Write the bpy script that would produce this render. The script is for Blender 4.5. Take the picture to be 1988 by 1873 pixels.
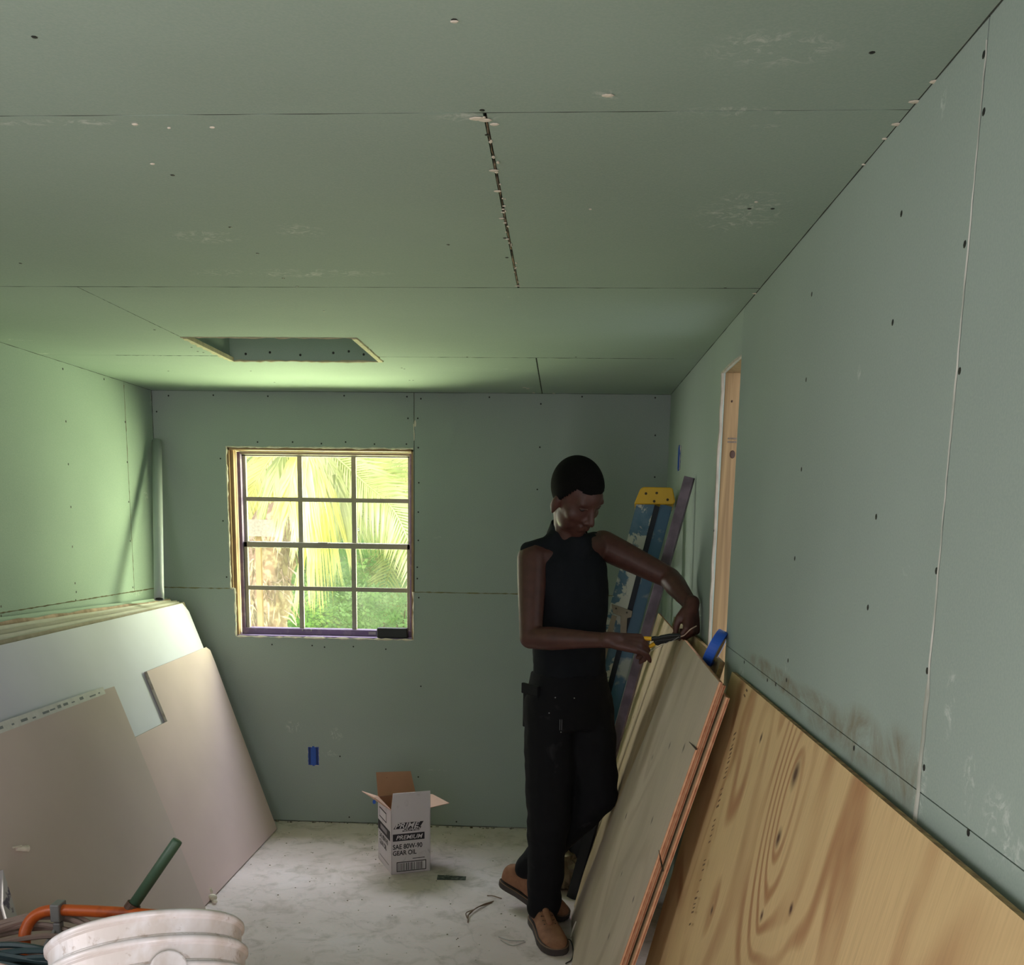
import bpy, bmesh, math, random
from mathutils import Vector as V, Matrix, noise
R = random.Random(7)
for o in list(bpy.data.objects): bpy.data.objects.remove(o)
SC = bpy.context.scene; COL = SC.collection

# ------------------------------------------------------------------ camera, sky, sun, daylight, exposure
W, H = 1988, 1873
F, CX, CY = 1950.0, 978.885, 1369.453
RX, RY, RZ = .1816, .0149, -.0583
CZ = 1.5703
M3 = Matrix.Rotation(RX, 3, 'X') @ Matrix.Rotation(RY, 3, 'Y') @ Matrix.Rotation(RZ, 3, 'Z')   # world -> (right, forward, up)
cam = bpy.data.cameras.new('camera'); co = bpy.data.objects.new('camera', cam); COL.objects.link(co)
cam.sensor_fit = 'HORIZONTAL'; cam.sensor_width = 36; cam.lens = F / W * 36
cam.shift_x = (W / 2 - CX) / W; cam.shift_y = (CY - H / 2) / W
cam.clip_start = .05; cam.clip_end = 200
right, fwd, up = M3[0].copy(), M3[1].copy(), M3[2].copy()
m = Matrix((right, up, -fwd)).transposed().to_4x4(); m.translation = (0, 0, CZ)
co.matrix_world = m; SC.camera = co

world = bpy.data.worlds.new('sky'); SC.world = world; world.use_nodes = True
wn = world.node_tree.nodes; wl = world.node_tree.links
bg = wn['Background']; bg.inputs[0].default_value = (.86, .94, 1, 1); bg.inputs[1].default_value = .75
def lamp(name, kind, loc, look, energy, color, sx=1, sy=1, **k):
    d = bpy.data.lights.new(name, kind); o = bpy.data.objects.new(name, d); COL.objects.link(o)
    d.energy = energy; d.color = color; o.location = loc
    o.rotation_euler = (V(look) - V(loc)).to_track_quat('-Z', 'Y').to_euler()
    if kind == 'AREA': d.shape = 'RECTANGLE'; d.size = sx; d.size_y = sy
    if kind == 'SUN': d.angle = .01
    return o
lamp('sun', 'SUN', (-5, -4, 9), (-1, 8, 0), 2.8, (1, .95, .84))
# daylight around the window outside (sunlit ground, open sky, sunlit trees left and right)
lamp('ground_daylight', 'AREA', (-1.25, 6.5, .1), (-1.2, 4.6, 1.6), 330, (.90, 1, .56), 2.4, 1.6)
lamp('sky_daylight', 'AREA', (-1.2, 6.1, 3.3), (-1.0, 4.2, .6), 215, (.84, .90, 1), 2.6, 1.4)
lamp('tree_daylight', 'AREA', (.7, 6.3, 1.6), (-1.7, 4.6, 1.5), 285, (.90, 1, .56), 1.8, 2.2)
lamp('garden_daylight', 'AREA', (-3.5, 6.2, 1.7), (0, 4.3, 1.2), 150, (1, .97, .86), 1.6, 2.2)
# added fill lamp outside an unseen opening behind the photographer
lamp('front_fill', 'AREA', (-.7, -1.75, 1.15), (-.7, 3, 1.1), 20, (1, .90, .96), 1.2, 2.0)
# fill lamp added on the unseen left side, level with the photographer
lamp('left_fill', 'AREA', (-2.75, .75, 1.75), (0, 1.2, .9), 34, (1, .91, .95), 1.3, 1.3)
# another fill lamp, added on the right behind the photographer, out of view
lamp('right_fill', 'AREA', (1.25, -.9, 1.6), (-1.8, 3.0, .9), 118, (1, .88, .91), 1.3, 1.3)
vs = SC.view_settings; vs.view_transform = 'Standard'; vs.look = 'None'; vs.gamma = 1; vs.use_curve_mapping = False
vs.exposure = 0.40
SC.cycles.max_bounces = 8; SC.cycles.diffuse_bounces = 5; SC.cycles.transparent_max_bounces = 16
SC.cycles.sample_clamp_indirect = 4; SC.cycles.caustics_reflective = False; SC.cycles.caustics_refractive = False

def ray(x, y): return M3.transposed() @ V(((x - CX) / F, 1, -(y - CY) / F))
C0 = V((0, 0, CZ))
def onX(x, y, X): d = ray(x, y); return C0 + d * (X / d.x)
def onY(x, y, Y): d = ray(x, y); return C0 + d * (Y / d.y)
def onZ(x, y, Z=0): d = ray(x, y); return C0 + d * ((Z - CZ) / d.z)
def onP(x, y, p, n): d = ray(x, y); return C0 + d * ((V(p) - C0).dot(n) / d.dot(n))

# ------------------------------------------------------------------ materials
def lin(c): return tuple(((v / 255) / 12.92 if v / 255 <= .04045 else ((v / 255 + .055) / 1.055) ** 2.4) for v in c)
MC = {}
class NT:
    def __init__(s, name):
        s.m = bpy.data.materials.new(name); s.m.use_nodes = True; s.t = s.m.node_tree; s.n = s.t.nodes; s.l = s.t.links
        s.b = s.n['Principled BSDF']; s.out = s.n['Material Output']
        s.co = s.n.new('ShaderNodeTexCoord').outputs['Object']; s.uv = s.n['Texture Coordinate'].outputs['UV']
    def map(s, v, scale=(1, 1, 1), loc=(0, 0, 0), rot=(0, 0, 0)):
        k = s.n.new('ShaderNodeMapping'); k.inputs['Scale'].default_value = scale; k.inputs['Location'].default_value = loc; k.inputs['Rotation'].default_value = rot
        s.l.new(v, k.inputs[0]); return k.outputs[0]
    def noise(s, v, scale, detail=3, rough=.5, dist=0, col=False):
        k = s.n.new('ShaderNodeTexNoise'); k.inputs['Scale'].default_value = scale; k.inputs['Detail'].default_value = detail
        k.inputs['Roughness'].default_value = rough; k.inputs['Distortion'].default_value = dist
        s.l.new(v, k.inputs['Vector']); return k.outputs['Color' if col else 'Fac']
    def ramp(s, v, pts, interp='LINEAR'):
        k = s.n.new('ShaderNodeValToRGB'); e = k.color_ramp.elements; k.color_ramp.interpolation = interp
        while len(e) < len(pts): e.new(.5)
        for i, (p, c) in enumerate(pts):
            e[i].position = p; e[i].color = (*c, 1) if len(c) == 3 else c
        s.l.new(v, k.inputs[0]); return k.outputs[0]
    def g(s, v, a, b): return s.ramp(v, [(a, (0, 0, 0)), (b, (1, 1, 1))])
    def mix(s, fac, a, b, mode='MIX'):
        k = s.n.new('ShaderNodeMix'); k.data_type = 'RGBA'; k.blend_type = mode
        for i, x in ((0, fac), (6, a), (7, b)):
            if hasattr(x, 'node'): s.l.new(x, k.inputs[i])
            elif i == 0: k.inputs[0].default_value = x
            else: k.inputs[i].default_value = (*x, 1)
        return k.outputs[2]
    def math(s, op, a, b=0, c=0):
        k = s.n.new('ShaderNodeMath'); k.operation = op
        for i, x in enumerate((a, b, c)):
            if hasattr(x, 'node'): s.l.new(x, k.inputs[i])
            else: k.inputs[i].default_value = x
        return k.outputs[0]
    def vm(s, op, a, b):
        k = s.n.new('ShaderNodeVectorMath'); k.operation = op
        for i, x in enumerate((a, b)):
            if hasattr(x, 'node'): s.l.new(x, k.inputs[i])
            else: k.inputs[i].default_value = x
        return k.outputs['Value' if op in ('LENGTH', 'DISTANCE', 'DOT_PRODUCT') else 'Vector']
    def bump(s, h, st=.3, dist=.003):
        k = s.n.new('ShaderNodeBump'); k.inputs['Strength'].default_value = st; k.inputs['Distance'].default_value = dist
        s.l.new(h, k.inputs['Height']); s.l.new(k.outputs[0], s.b.inputs['Normal'])
    def base(s, c):
        if hasattr(c, 'node'): s.l.new(c, s.b.inputs['Base Color'])
        else: s.b.inputs['Base Color'].default_value = (*c, 1)
    def rough(s, v):
        if hasattr(v, 'node'): s.l.new(v, s.b.inputs['Roughness'])
        else: s.b.inputs['Roughness'].default_value = v

def simple(name, c, rough=.6, var=.12, scale=8, metal=0, bump=0, bscale=60, c2=None, lo=.4, hi=.6, spec=.5):
    if name in MC: return MC[name]
    t = NT(name); a = lin(c)
    n = t.noise(t.co, scale, 4)
    if c2: t.base(t.mix(t.g(n, lo, hi), a, lin(c2)))
    else: t.base(t.ramp(n, [(.25, tuple(x * (1 - var) for x in a)), (.75, tuple(min(1, x * (1 + var)) for x in a))]))
    t.rough(rough); t.b.inputs['Metallic'].default_value = metal; t.b.inputs['Specular IOR Level'].default_value = spec
    if bump: t.bump(t.noise(t.co, bscale, 4), bump)
    MC[name] = t.m; return t.m

def drywall(name, scuffs=(), stain=(), base=(150, 169, 157)):
    """green moisture-resistant board; scuffs: (centre, radii) white compound smears, stain: brownish water marks"""
    t = NT(name); a = lin(base)
    big = t.noise(t.co, 1.3, 3)
    c = t.ramp(big, [(.3, tuple(x * .93 for x in a)), (.7, tuple(x * 1.06 for x in a))])
    fib = t.noise(t.map(t.co, (30, 30, 30)), 9, 3)
    c = t.mix(t.ramp(fib, [(.35, (0, 0, 0)), (.75, (.22, .22, .22))]), c, lin((186, 196, 184)))
    dots = t.g(t.noise(t.map(t.co, (1.5, 1.5, 1.5)), 7, 5, .6), .73, .78)
    c = t.mix(t.math('MULTIPLY', dots, .35), c, lin((215, 222, 214)))
    for k, lst, colr, lo, hi, am in (('w', scuffs, (214, 220, 212), .5, .72, .8), ('s', stain, (116, 96, 62), .38, .72, .8)):
        if not lst: continue
        tot = None
        for cen, rad in lst:
            d = t.vm('LENGTH', t.vm('MULTIPLY', t.vm('SUBTRACT', t.co, cen), tuple(1 / r for r in rad)), (0, 0, 0))
            f = t.math('SUBTRACT', 1, d); f = t.math('MAXIMUM', f, 0)
            tot = f if tot is None else t.math('MAXIMUM', tot, f)
        nn = t.noise(t.map(t.co, (1, 1, 1)), 28 if k == 'w' else 6, 5, .7, 1.5)
        tot = t.math('MULTIPLY', t.math('MINIMUM', t.math('MULTIPLY', tot, 2.2), 1), t.g(nn, lo, hi))
        c = t.mix(t.math('MULTIPLY', tot, am), c, lin(colr))
    t.base(c); t.rough(.85); t.b.inputs['Specular IOR Level'].default_value = .25
    t.bump(t.noise(t.co, 3, 2), .25, .02)
    return t.m

def plywood(name, c1=(196, 160, 104), c2=(150, 108, 64), dark=(84, 50, 34), seed=0., rings=13, along=.5, knots=(), grey=0., bleach=None):
    """rotary-cut veneer: cathedral rings are contour lines of a slow noise stretched down the sheet; UV is in metres"""
    t = NT(name); uv = t.map(t.uv, (1, 1, 1), (seed, seed * .7, 0))
    wob = t.vm('SCALE', t.noise(t.map(uv, (2.5, 1, 1)), 1.2, 2, .5, 0, True), (0, 0, 0))
    p = t.map(uv, (1.9, 1.9 * along, 1))
    n = t.noise(p, 1.0, 1.5, .45, .6)
    for (ku, kv, kr) in knots:
        d = t.vm('LENGTH', t.vm('MULTIPLY', t.vm('SUBTRACT', t.uv, (ku, kv, 0)), (1, .5, 0)), (0, 0, 0))
        n = t.math('ADD', n, t.math('MULTIPLY', t.math('POWER', 2.718, t.math('MULTIPLY', d, -11)), min(.22, kr * 11)))
    s = t.math('SINE', t.math('MULTIPLY', n, rings * 6.283))
    s = t.math('MULTIPLY_ADD', s, .5, .5)
    soft = t.noise(t.map(uv, (5, 3, 1)), 1, 3)
    rg = t.math('MULTIPLY', t.ramp(s, [(.45, (0, 0, 0)), (.8, (.7, .7, .7)), (1, (1, 1, 1))]), t.g(soft, .25, .6))
    c = t.mix(t.math('MULTIPLY', rg, .85), lin(c1), lin(c2))
    fib = t.noise(t.map(uv, (220, 9, 1)), 1, 3)
    c = t.mix(t.ramp(fib, [(.4, (0, 0, 0)), (.8, (.22, .22, .22))]), c, lin(dark))
    blot = t.noise(t.map(uv, (2, 1.2, 1)), 1.6, 3)
    c = t.mix(t.ramp(blot, [(.4, (0, 0, 0)), (.75, (.45, .45, .45))]), c, lin((206, 178, 128)) if not grey else lin((170, 158, 140)))
    for (ku, kv, kr) in knots:
        d = t.vm('LENGTH', t.vm('MULTIPLY', t.vm('SUBTRACT', t.uv, (ku, kv, 0)), (1 / kr, .75 / kr, 0)), (0, 0, 0))
        d = t.math('ADD', d, t.math('MULTIPLY', t.math('SUBTRACT', soft, .5), .8))
        c = t.mix(t.ramp(d, [(.25, (.95, .95, .95)), (.7, (.3, .3, .3)), (1.3, (0, 0, 0))]), c, lin(dark))
    if grey:
        c = t.mix(grey, c, lin((150, 142, 134)))
    sp = t.g(t.noise(t.map(uv, (14, 14, 1)), 1.6, 3, .6), .76, .79)
    c = t.mix(t.math('MULTIPLY', sp, .7), c, lin((222, 216, 206)))
    t.base(c); t.rough(.62); t.bump(fib, .12, .001)
    return t.m

# ------------------------------------------------------------------ object helpers
def wloc(o):
    p = V((0, 0, 0))
    while o: p += o.location; o = o.parent
    return p
def tag(o, label=None, cat=None, group=None, kind=None):
    if label: o['label'] = label
    if cat: o['category'] = cat
    if group: o['group'] = group
    if kind: o['kind'] = kind
    return o
def thing(name, loc, label, cat, group=None):
    o = bpy.data.objects.new(name, None); COL.objects.link(o); o.location = loc; o.empty_display_size = .05
    return tag(o, label, cat, group)
def mesh(name, vf, mat, parent=None, base=None, smooth=False, uvs=None, mats=None):
    """vf = (verts in world space, faces); parent is unrotated, so the vertices are just shifted to it"""
    vs_, fs = vf[0], vf[1]
    o_ = V(base) if base is not None else (wloc(parent) if parent else V((0, 0, 0)))
    me = bpy.data.meshes.new(name); me.from_pydata([tuple(V(v) - o_) for v in vs_], [], fs)
    for mt in (mats or [mat]): me.materials.append(mt)
    if uvs:
        l = me.uv_layers.new(name='uv')
        for lp in me.loops: l.data[lp.index].uv = uvs[lp.vertex_index]
    if smooth:
        for p in me.polygons: p.use_smooth = True
    bm = bmesh.new(); bm.from_mesh(me); bmesh.ops.recalc_face_normals(bm, faces=bm.faces); bm.to_mesh(me); bm.free()
    ob = bpy.data.objects.new(name, me); COL.objects.link(ob)
    if parent: ob.parent = parent
    if base is not None: ob.location = o_ - (wloc(parent) if parent else V((0, 0, 0)))
    return ob
def join(*vfs):
    v, f = [], []
    for a in vfs:
        n = len(v); v += list(a[0]); f += [tuple(i + n for i in q) for q in a[1]]
    return v, f
def bx(a, b):
    x0, y0, z0 = a; x1, y1, z1 = b
    v = [(x, y, z) for z in (z0, z1) for y in (y0, y1) for x in (x0, x1)]
    return v, [(0, 1, 3, 2), (4, 6, 7, 5), (0, 4, 5, 1), (2, 3, 7, 6), (0, 2, 6, 4), (1, 5, 7, 3)]
def obox(o, u, v, w, a, b):
    """box in a local frame with origin o and axes u v w"""
    q, f = bx(a, b); o, u, v, w = V(o), V(u), V(v), V(w)
    return [o + u * p[0] + v * p[1] + w * p[2] for p in q], f
def slab(c, th):
    """c: outline corners (front face), th: thickness vector"""
    n = len(c); c = [V(p) for p in c]; th = V(th)
    v = c + [p + th for p in c]
    f = [tuple(range(n)), tuple(range(2 * n - 1, n - 1, -1))] + [(i, i + n, (i + 1) % n + n, (i + 1) % n) for i in range(n)]
    return v, f
def tube(path, r, seg=8, cap=True, flat=None):
    path = [V(p) for p in path]; n = len(path); v, f = [], []
    rr = r if isinstance(r, (list, tuple)) else [r] * n
    up_ = V((0, 0, 1)); prev = None
    for i, p in enumerate(path):
        d = (path[min(i + 1, n - 1)] - path[max(i - 1, 0)]).normalized()
        if prev is None:
            a = d.cross(up_ if abs(d.z) < .9 else V((1, 0, 0))).normalized()
        else:
            a = (prev - d * prev.dot(d)).normalized()
        prev = a; b = d.cross(a)
        for k in range(seg):
            t = 2 * math.pi * k / seg
            v.append(p + (a * math.cos(t) + b * math.sin(t) * (flat or 1)) * rr[i])
    for i in range(n - 1):
        for k in range(seg):
            k2 = (k + 1) % seg
            f.append((i * seg + k, i * seg + k2, (i + 1) * seg + k2, (i + 1) * seg + k))
    if cap: f += [tuple(range(seg - 1, -1, -1)), tuple((n - 1) * seg + k for k in range(seg))]
    return v, f
def lathe(o, ax, prof, seg=48, capends=False):
    """prof: (distance along axis, radius)"""
    ax = V(ax).normalized(); a = ax.cross(V((0, 0, 1)) if abs(ax.z) < .99 else V((1, 0, 0))).normalized(); b = ax.cross(a); o = V(o)
    v, f = [], []
    for (h, r) in prof:
        for k in range(seg):
            t = 2 * math.pi * k / seg; v.append(o + ax * h + (a * math.cos(t) + b * math.sin(t)) * r)
    for i in range(len(prof) - 1):
        for k in range(seg):
            k2 = (k + 1) % seg; f.append((i * seg + k, i * seg + k2, (i + 1) * seg + k2, (i + 1) * seg + k))
    if capends: f += [tuple(range(seg - 1, -1, -1)), tuple((len(prof) - 1) * seg + k for k in range(seg))]
    return v, f
def ell(c, rad, rot=None, seg=20, rings=12):
    c = V(c); v, f = [], []
    for i in range(rings + 1):
        ph = math.pi * i / rings
        for k in range(seg):
            t = 2 * math.pi * k / seg
            p = V((rad[0] * math.sin(ph) * math.cos(t), rad[1] * math.sin(ph) * math.sin(t), rad[2] * math.cos(ph)))
            v.append(c + (rot @ p if rot else p))
    for i in range(rings):
        for k in range(seg):
            k2 = (k + 1) % seg; f.append((i * seg + k, (i + 1) * seg + k, (i + 1) * seg + k2, i * seg + k2))
    return v, f
def sweep_smooth(pts, n=8):
    """Catmull-Rom through pts"""
    P = [V(p) for p in pts]; P = [P[0] * 2 - P[1]] + P + [P[-1] * 2 - P[-2]]; out = []
    for i in range(1, len(P) - 2):
        for k in range(n):
            t = k / n; a, b, c, d = P[i - 1], P[i], P[i + 1], P[i + 2]
            out.append(.5 * ((2 * b) + (c - a) * t + (2 * a - 5 * b + 4 * c - d) * t * t + (3 * b - a - 3 * c + d) * t ** 3))
    out.append(P[-2]); return out
def bevel(o, w=.002, seg=2):
    b = o.modifiers.new('bevel', 'BEVEL'); b.width = w; b.segments = seg; b.limit_method = 'ANGLE'; return o
def struct(name, vf, mat, **k): return tag(mesh(name, vf, mat, **k), kind='structure')

# ------------------------------------------------------------------ dimensions of the room (metres)
XL, XR, YB, HC, YF = -2.039, .4957, 5.022, 2.176, -1.6
ZS = 1.214; T = .0127
S0, S1, S2 = 1.648, 2.801, 3.954
mframe = simple('rough_framing_board', (92, 78, 58), .8, .2)
mdark = simple('dark_cavity_sheathing', (34, 34, 32), .9)
mpaper = simple('torn_white_paper', (214, 206, 190), .8, .15, 60)
mpaper2 = simple('cream_board_core', (190, 182, 150), .85, .2, 40)

def px_c(x, y): return onZ(x, y, HC)
ceil_sc = [(tuple(px_c(*p)), r) for p, r in [((1500, 95), (.10, .06, .1)), ((1440, 412), (.1, .16, .1)), ((400, 460), (.09, .06, .1)), ((580, 448), (.06, .06, .1)),
           ((1180, 184), (.03, .02, .1)), ((1430, 216), (.12, .02, .1)), ((120, 238), (.15, .015, .1)), ((262, 240), (.03, .02, .1)), ((1480, 245), (.03, .01, .1)),
           ((905, 228), (.06, .02, .1)), ((560, 530), (.3, .05, .1)), ((30, 660), (.07, .03, .1)), ((85, 687), (.07, .03, .1)), ((1030, 753), (.04, .05, .1))]]
m_ceil = drywall('green_ceiling_board', ceil_sc)
wr_sc = [(tuple(onX(*p, XR)), r) for p, r in [((1832, 190), (.1, .012, .03)), ((1668, 722), (.1, .012, .015)), ((1527, 1282), (.1, .02, .03)), ((1935, 1600), (.1, .05, .05)),
         ((1845, 1365), (.1, .02, .05)), ((1880, 1520), (.1, .02, .05)), ((1960, 1640), (.1, .05, .03)), ((1785, 1520), (.1, .03, .06)), ((1440, 1310), (.1, .05, .03)), ((1760, 1106), (.1, .02, .01))]]
wr_st = [(tuple(onX(*p, XR)), r) for p, r in [((1500, 1310), (.1, .4, .03)), ((1590, 1385), (.1, .3, .045)), ((1670, 1435), (.1, .16, .06)), ((1745, 1490), (.1, .10, .07))]]
m_wr = drywall('green_right_wall_board', wr_sc, wr_st, (152, 166, 157))
wl_sc = [(tuple(onX(*p, XL)), r) for p, r in [((282, 960), (.1, .04, .03)), ((293, 775), (.1, .02, .06)), ((262, 1150), (.1, .1, .02))]]
m_wl = drywall('green_left_wall_board', wl_sc)
wb_sc = [(tuple(onY(*p, YB)), r) for p, r in [((570, 1410), (.05, .1, .04)), ((655, 1425), (.04, .1, .04)), ((640, 1460), (.05, .1, .03)), ((848, 1043), (.06, .1, .006)), ((806, 822), (.012, .1, .03)), ((850, 1495), (.07, .1, .006))]]
m_wb = drywall('green_back_wall_board', wb_sc, (), (153, 163, 159))

# ---- ceiling
HX0, HX1, HY0, HY1 = -1.33, -.72, 3.553, 4.07
g = .0009
ceil = struct('ceiling', join(bx((XL - .15, YF - .15, HC + T), (XR + .15, HY0 - .014, HC + .13)), bx((XL - .15, HY1 + .014, HC + T), (XR + .15, YB + .15, HC + .13)),
        bx((XL - .15, HY0 - .014, HC + T), (HX0 - .014, HY1 + .014, HC + .13)), bx((HX1 + .014, HY0 - .014, HC + T), (XR + .15, HY1 + .014, HC + .13))), mdark)
def csheet(poly): return mesh('drywall_sheet', slab([(x, y, HC) for x, y in poly], (0, 0, T)), m_ceil, ceil)
def rect(x0, x1, y0, y1): return [(x0 + g, y0 + g), (x1 - g, y0 + g), (x1 - g, y1 - g), (x0 + g, y1 - g)]
csheet(rect(XL, XR, YF, .495)); csheet(rect(XL, XR, .495, S0))
csheet(rect(XL, -.137, S0, S1)); csheet(rect(-.133, XR, S0, S1))
gg = .0022
csheet([(XL, S1 + gg), (HX0 - g, S1 + gg), (HX0 - g, S2 - gg), (XL, S2 - gg)])
csheet([(HX0 + g, S1 + gg), (XR, S1 + gg), (XR, S2 - gg), (HX1, S2 - gg), (HX1, HY0), (HX0 + g, HY0)])
csheet([(XL, S2 + g), (HX0, S2 + g), (HX0, HY1), (HX1, HY1), (HX1, S2 + g), (-.122, S2 + g), (-.122, YB - .004), (XL, YB - .004)])
csheet(rect(-.118, XR, S2, YB - .003))
mjd = simple('joint_shade', (46, 50, 44), .95, .2)  # dark strips put in for the shade inside the seams
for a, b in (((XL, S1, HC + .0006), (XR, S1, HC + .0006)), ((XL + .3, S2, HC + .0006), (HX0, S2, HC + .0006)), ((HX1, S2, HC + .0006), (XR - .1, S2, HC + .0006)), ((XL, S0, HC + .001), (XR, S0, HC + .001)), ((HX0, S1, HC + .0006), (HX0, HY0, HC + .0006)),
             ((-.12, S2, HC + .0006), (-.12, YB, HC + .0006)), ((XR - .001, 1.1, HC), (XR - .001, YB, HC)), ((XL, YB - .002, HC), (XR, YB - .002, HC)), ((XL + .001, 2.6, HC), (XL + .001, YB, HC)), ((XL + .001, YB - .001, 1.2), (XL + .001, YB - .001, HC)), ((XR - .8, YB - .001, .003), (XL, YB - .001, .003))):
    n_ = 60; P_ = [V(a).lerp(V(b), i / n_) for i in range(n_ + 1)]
    mesh('joint_shade_strip', tube(P_, [.0011 * (1 + R.uniform(-.5, .5)) for _ in P_], 4), mjd, ceil)
# hatch shaft above the ceiling: green boards on four sides, dark lid
m_shaft = drywall('green_shaft_board')
for nm, a, b in (('back', (HX0 - .02, HY1, HC + T), (HX1 + .02, HY1 + .013, HC + .5)), ('front', (HX0 - .02, HY0 - .013, HC + T), (HX1 + .02, HY0, HC + .5)),
                 ('left', (HX0 - .013, HY0, HC + T), (HX0, HY1, HC + .5)), ('right', (HX1, HY0, HC + T), (HX1 + .013, HY1, HC + .5))):
    mesh('hatch_shaft_board', bx(a, b), m_shaft, ceil)
mesh('hatch_lid', bx((HX0 - .02, HY0 - .02, HC + .5), (HX1 + .02, HY1 + .02, HC + .52)), mdark, ceil)
def ragged(pts, r, off, mat, parent, closed=True, step=.02, jit=.5, name='torn_paper_edge'):
    """a ragged paper/gypsum edge following an outline"""
    P = [V(p) for p in pts]; path = []
    if closed: P.append(P[0])
    for a, b in zip(P, P[1:]):
        n = max(2, int((b - a).length / step))
        for i in range(n): path.append(a.lerp(b, i / n))
    path.append(P[-1]); rr = [r * (1 + R.uniform(-jit, jit)) for _ in path]
    path = [p + V([R.uniform(-1, 1) * r * .35 for _ in range(3)]) for p in path]
    return mesh(name, tube(path, rr, 5), mat, parent)
ragged([(HX0, HY0, HC), (HX1, HY0, HC), (HX1, HY1, HC), (HX0, HY1, HC)], .004, 0, mpaper2, ceil)
for a, b in (((HX0 + .008, HY0 + .02, HC + .001), (HX0 + .008, HY1, HC + .001)), ((HX1 - .010, HY0 + .01, HC + .001), (HX1 - .010, HY1, HC + .001))):
    mesh('hatch_edge_strip', bx((a[0] - .008, a[1], HC - .003), (a[0] + .008, b[1], HC + .012)), mpaper2, ceil)
# cut joint between the two middle ceiling sheets, with crumbs of compound
ragged([(-.135, S0 + .02, HC + .002), (-.135, S1 - .02, HC + .002)], .0017, 0, simple('brown_joint_edge', (140, 118, 94), .9, .3, 40, c2=(78, 68, 56)), ceil, False, jit=.8)
crumbs = []
for i in range(26):
    p = V((-.135 + R.uniform(-.008, .008), R.uniform(S0, S1), HC - .001)); crumbs.append(ell(p, (R.uniform(.0015, .004), R.uniform(.002, .008), .0012), None, 6, 4))
for (x, y, s) in [(1180, 184, .012), (262, 240, .007), (296, 317, .006), (412, 246, .006), (882, 40, .007), (328, 247, .004), (1146, 405, .004), (959, 330, .012), (966, 370, .010), (974, 423, .008), (942, 232, .014), (985, 463, .006), (1005, 554, .010), (1822, 157, .016), (1742, 240, .012), (1776, 196, .012), (1468, 569, .014), (1572, 452, .008), (1718, 268, .006), (1677, 318, .005), (1075, 763, .010), (960, 240, .010), (926, 229, .016), (1468, 391, .005), (1036, 762, .01), (1018, 752, .012), (1025, 754, .012), (865, 764, .006)]:
    crumbs.append(ell(px_c(x, y) - V((0, 0, .001)), (s * .8, s * .5, .0015), None, 7, 4))
tag(mesh('compound_crumbs', join(*crumbs), mpaper, ceil), kind='stuff')

# ---- right wall with a narrow doorway
DY0, DY1, DZ = 3.04, 3.412, 2.05
RW0, RW1, RZ0, RZ1 = -1.15, -.15, .97, 1.95  # unseen opening, added so the right fill lamp reaches the room
wr = struct('wall_right', join(bx((XR + T, YF - .1, -.1), (XR + .1, RW0, HC + T)), bx((XR + T, RW1, -.1), (XR + .1, DY0 - .039, HC + T)), bx((XR + T, RW0, -.1), (XR + .1, RW1, RZ0)), bx((XR + T, RW0, RZ1), (XR + .1, RW1, HC + T)), bx((XR + T, DY1 + .039, -.1), (XR + .1, YB + .1, HC + T)), bx((XR + T, DY0 - .039, DZ + .041), (XR + .1, DY1 + .039, HC + T))), mframe)
def rs(poly): return mesh('drywall_sheet', slab([(XR, y, z) for y, z in poly], (T, 0, 0)), m_wr, wr)
JY = 1.368
rs([(RW1, ZS + g), (JY - .002, ZS + g), (JY - .002, HC), (RW1, HC)]); rs([(YF, ZS + g), (RW0, ZS + g), (RW0, HC), (YF, HC)]); rs([(RW0, RZ1), (RW1, RZ1), (RW1, HC), (RW0, HC)])
rs([(JY + .002, ZS + g), (DY0, ZS + g), (DY0, HC), (JY + .002, HC)])
rs([(DY0 + .002, DZ), (DY1, DZ), (DY1, 0), (YB, 0), (YB, HC), (DY0 + .002, HC)])
rs([(RW1, 0), (DY0, 0), (DY0, ZS - g), (RW1, ZS - g)]); rs([(YF, 0), (RW0, 0), (RW0, ZS - g), (YF, ZS - g)]); rs([(RW0, 0), (RW1, 0), (RW1, RZ0), (RW0, RZ0)])
# whitish compound line on the near joint
pts = [V((XR - .0005, JY + R.uniform(-.0015, .0015), z)) for z in [1.15 + i * .02 for i in range(int((2.16 - 1.15) / .02) + 1)]]
w_ = [.0022 + .0028 * noise.noise(p * 9) + (.005 if p.z < 1.36 else 0) for p in pts]
v = [p + V((0, -w, 0)) for p, w in zip(pts, w_)] + [p + V((0, w, 0)) for p, w in zip(pts, w_)] + [p + V((-.0012, 0, 0)) for p in pts]
n = len(pts)
mesh('joint_compound', (v, [(i, i + 1, i + 1 + 2 * n, i + 2 * n) for i in range(n - 1)] + [(i + n, i + 2 * n, i + 1 + 2 * n, i + 1 + n) for i in range(n - 1)]), simple('joint_compound', (160, 164, 152), .8, .25, 8, c2=(206, 204, 194)), wr)
ragged([(XR + .004, DY1 - .001, .6), (XR + .004, DY1 - .001, DZ + .002), (XR + .004, DY0 + .002, DZ + .002)], .0055, 0, simple('dusty_board_edge', (178, 170, 156), .85, .2, 20), wr, False, jit=.12, step=.06)
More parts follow.
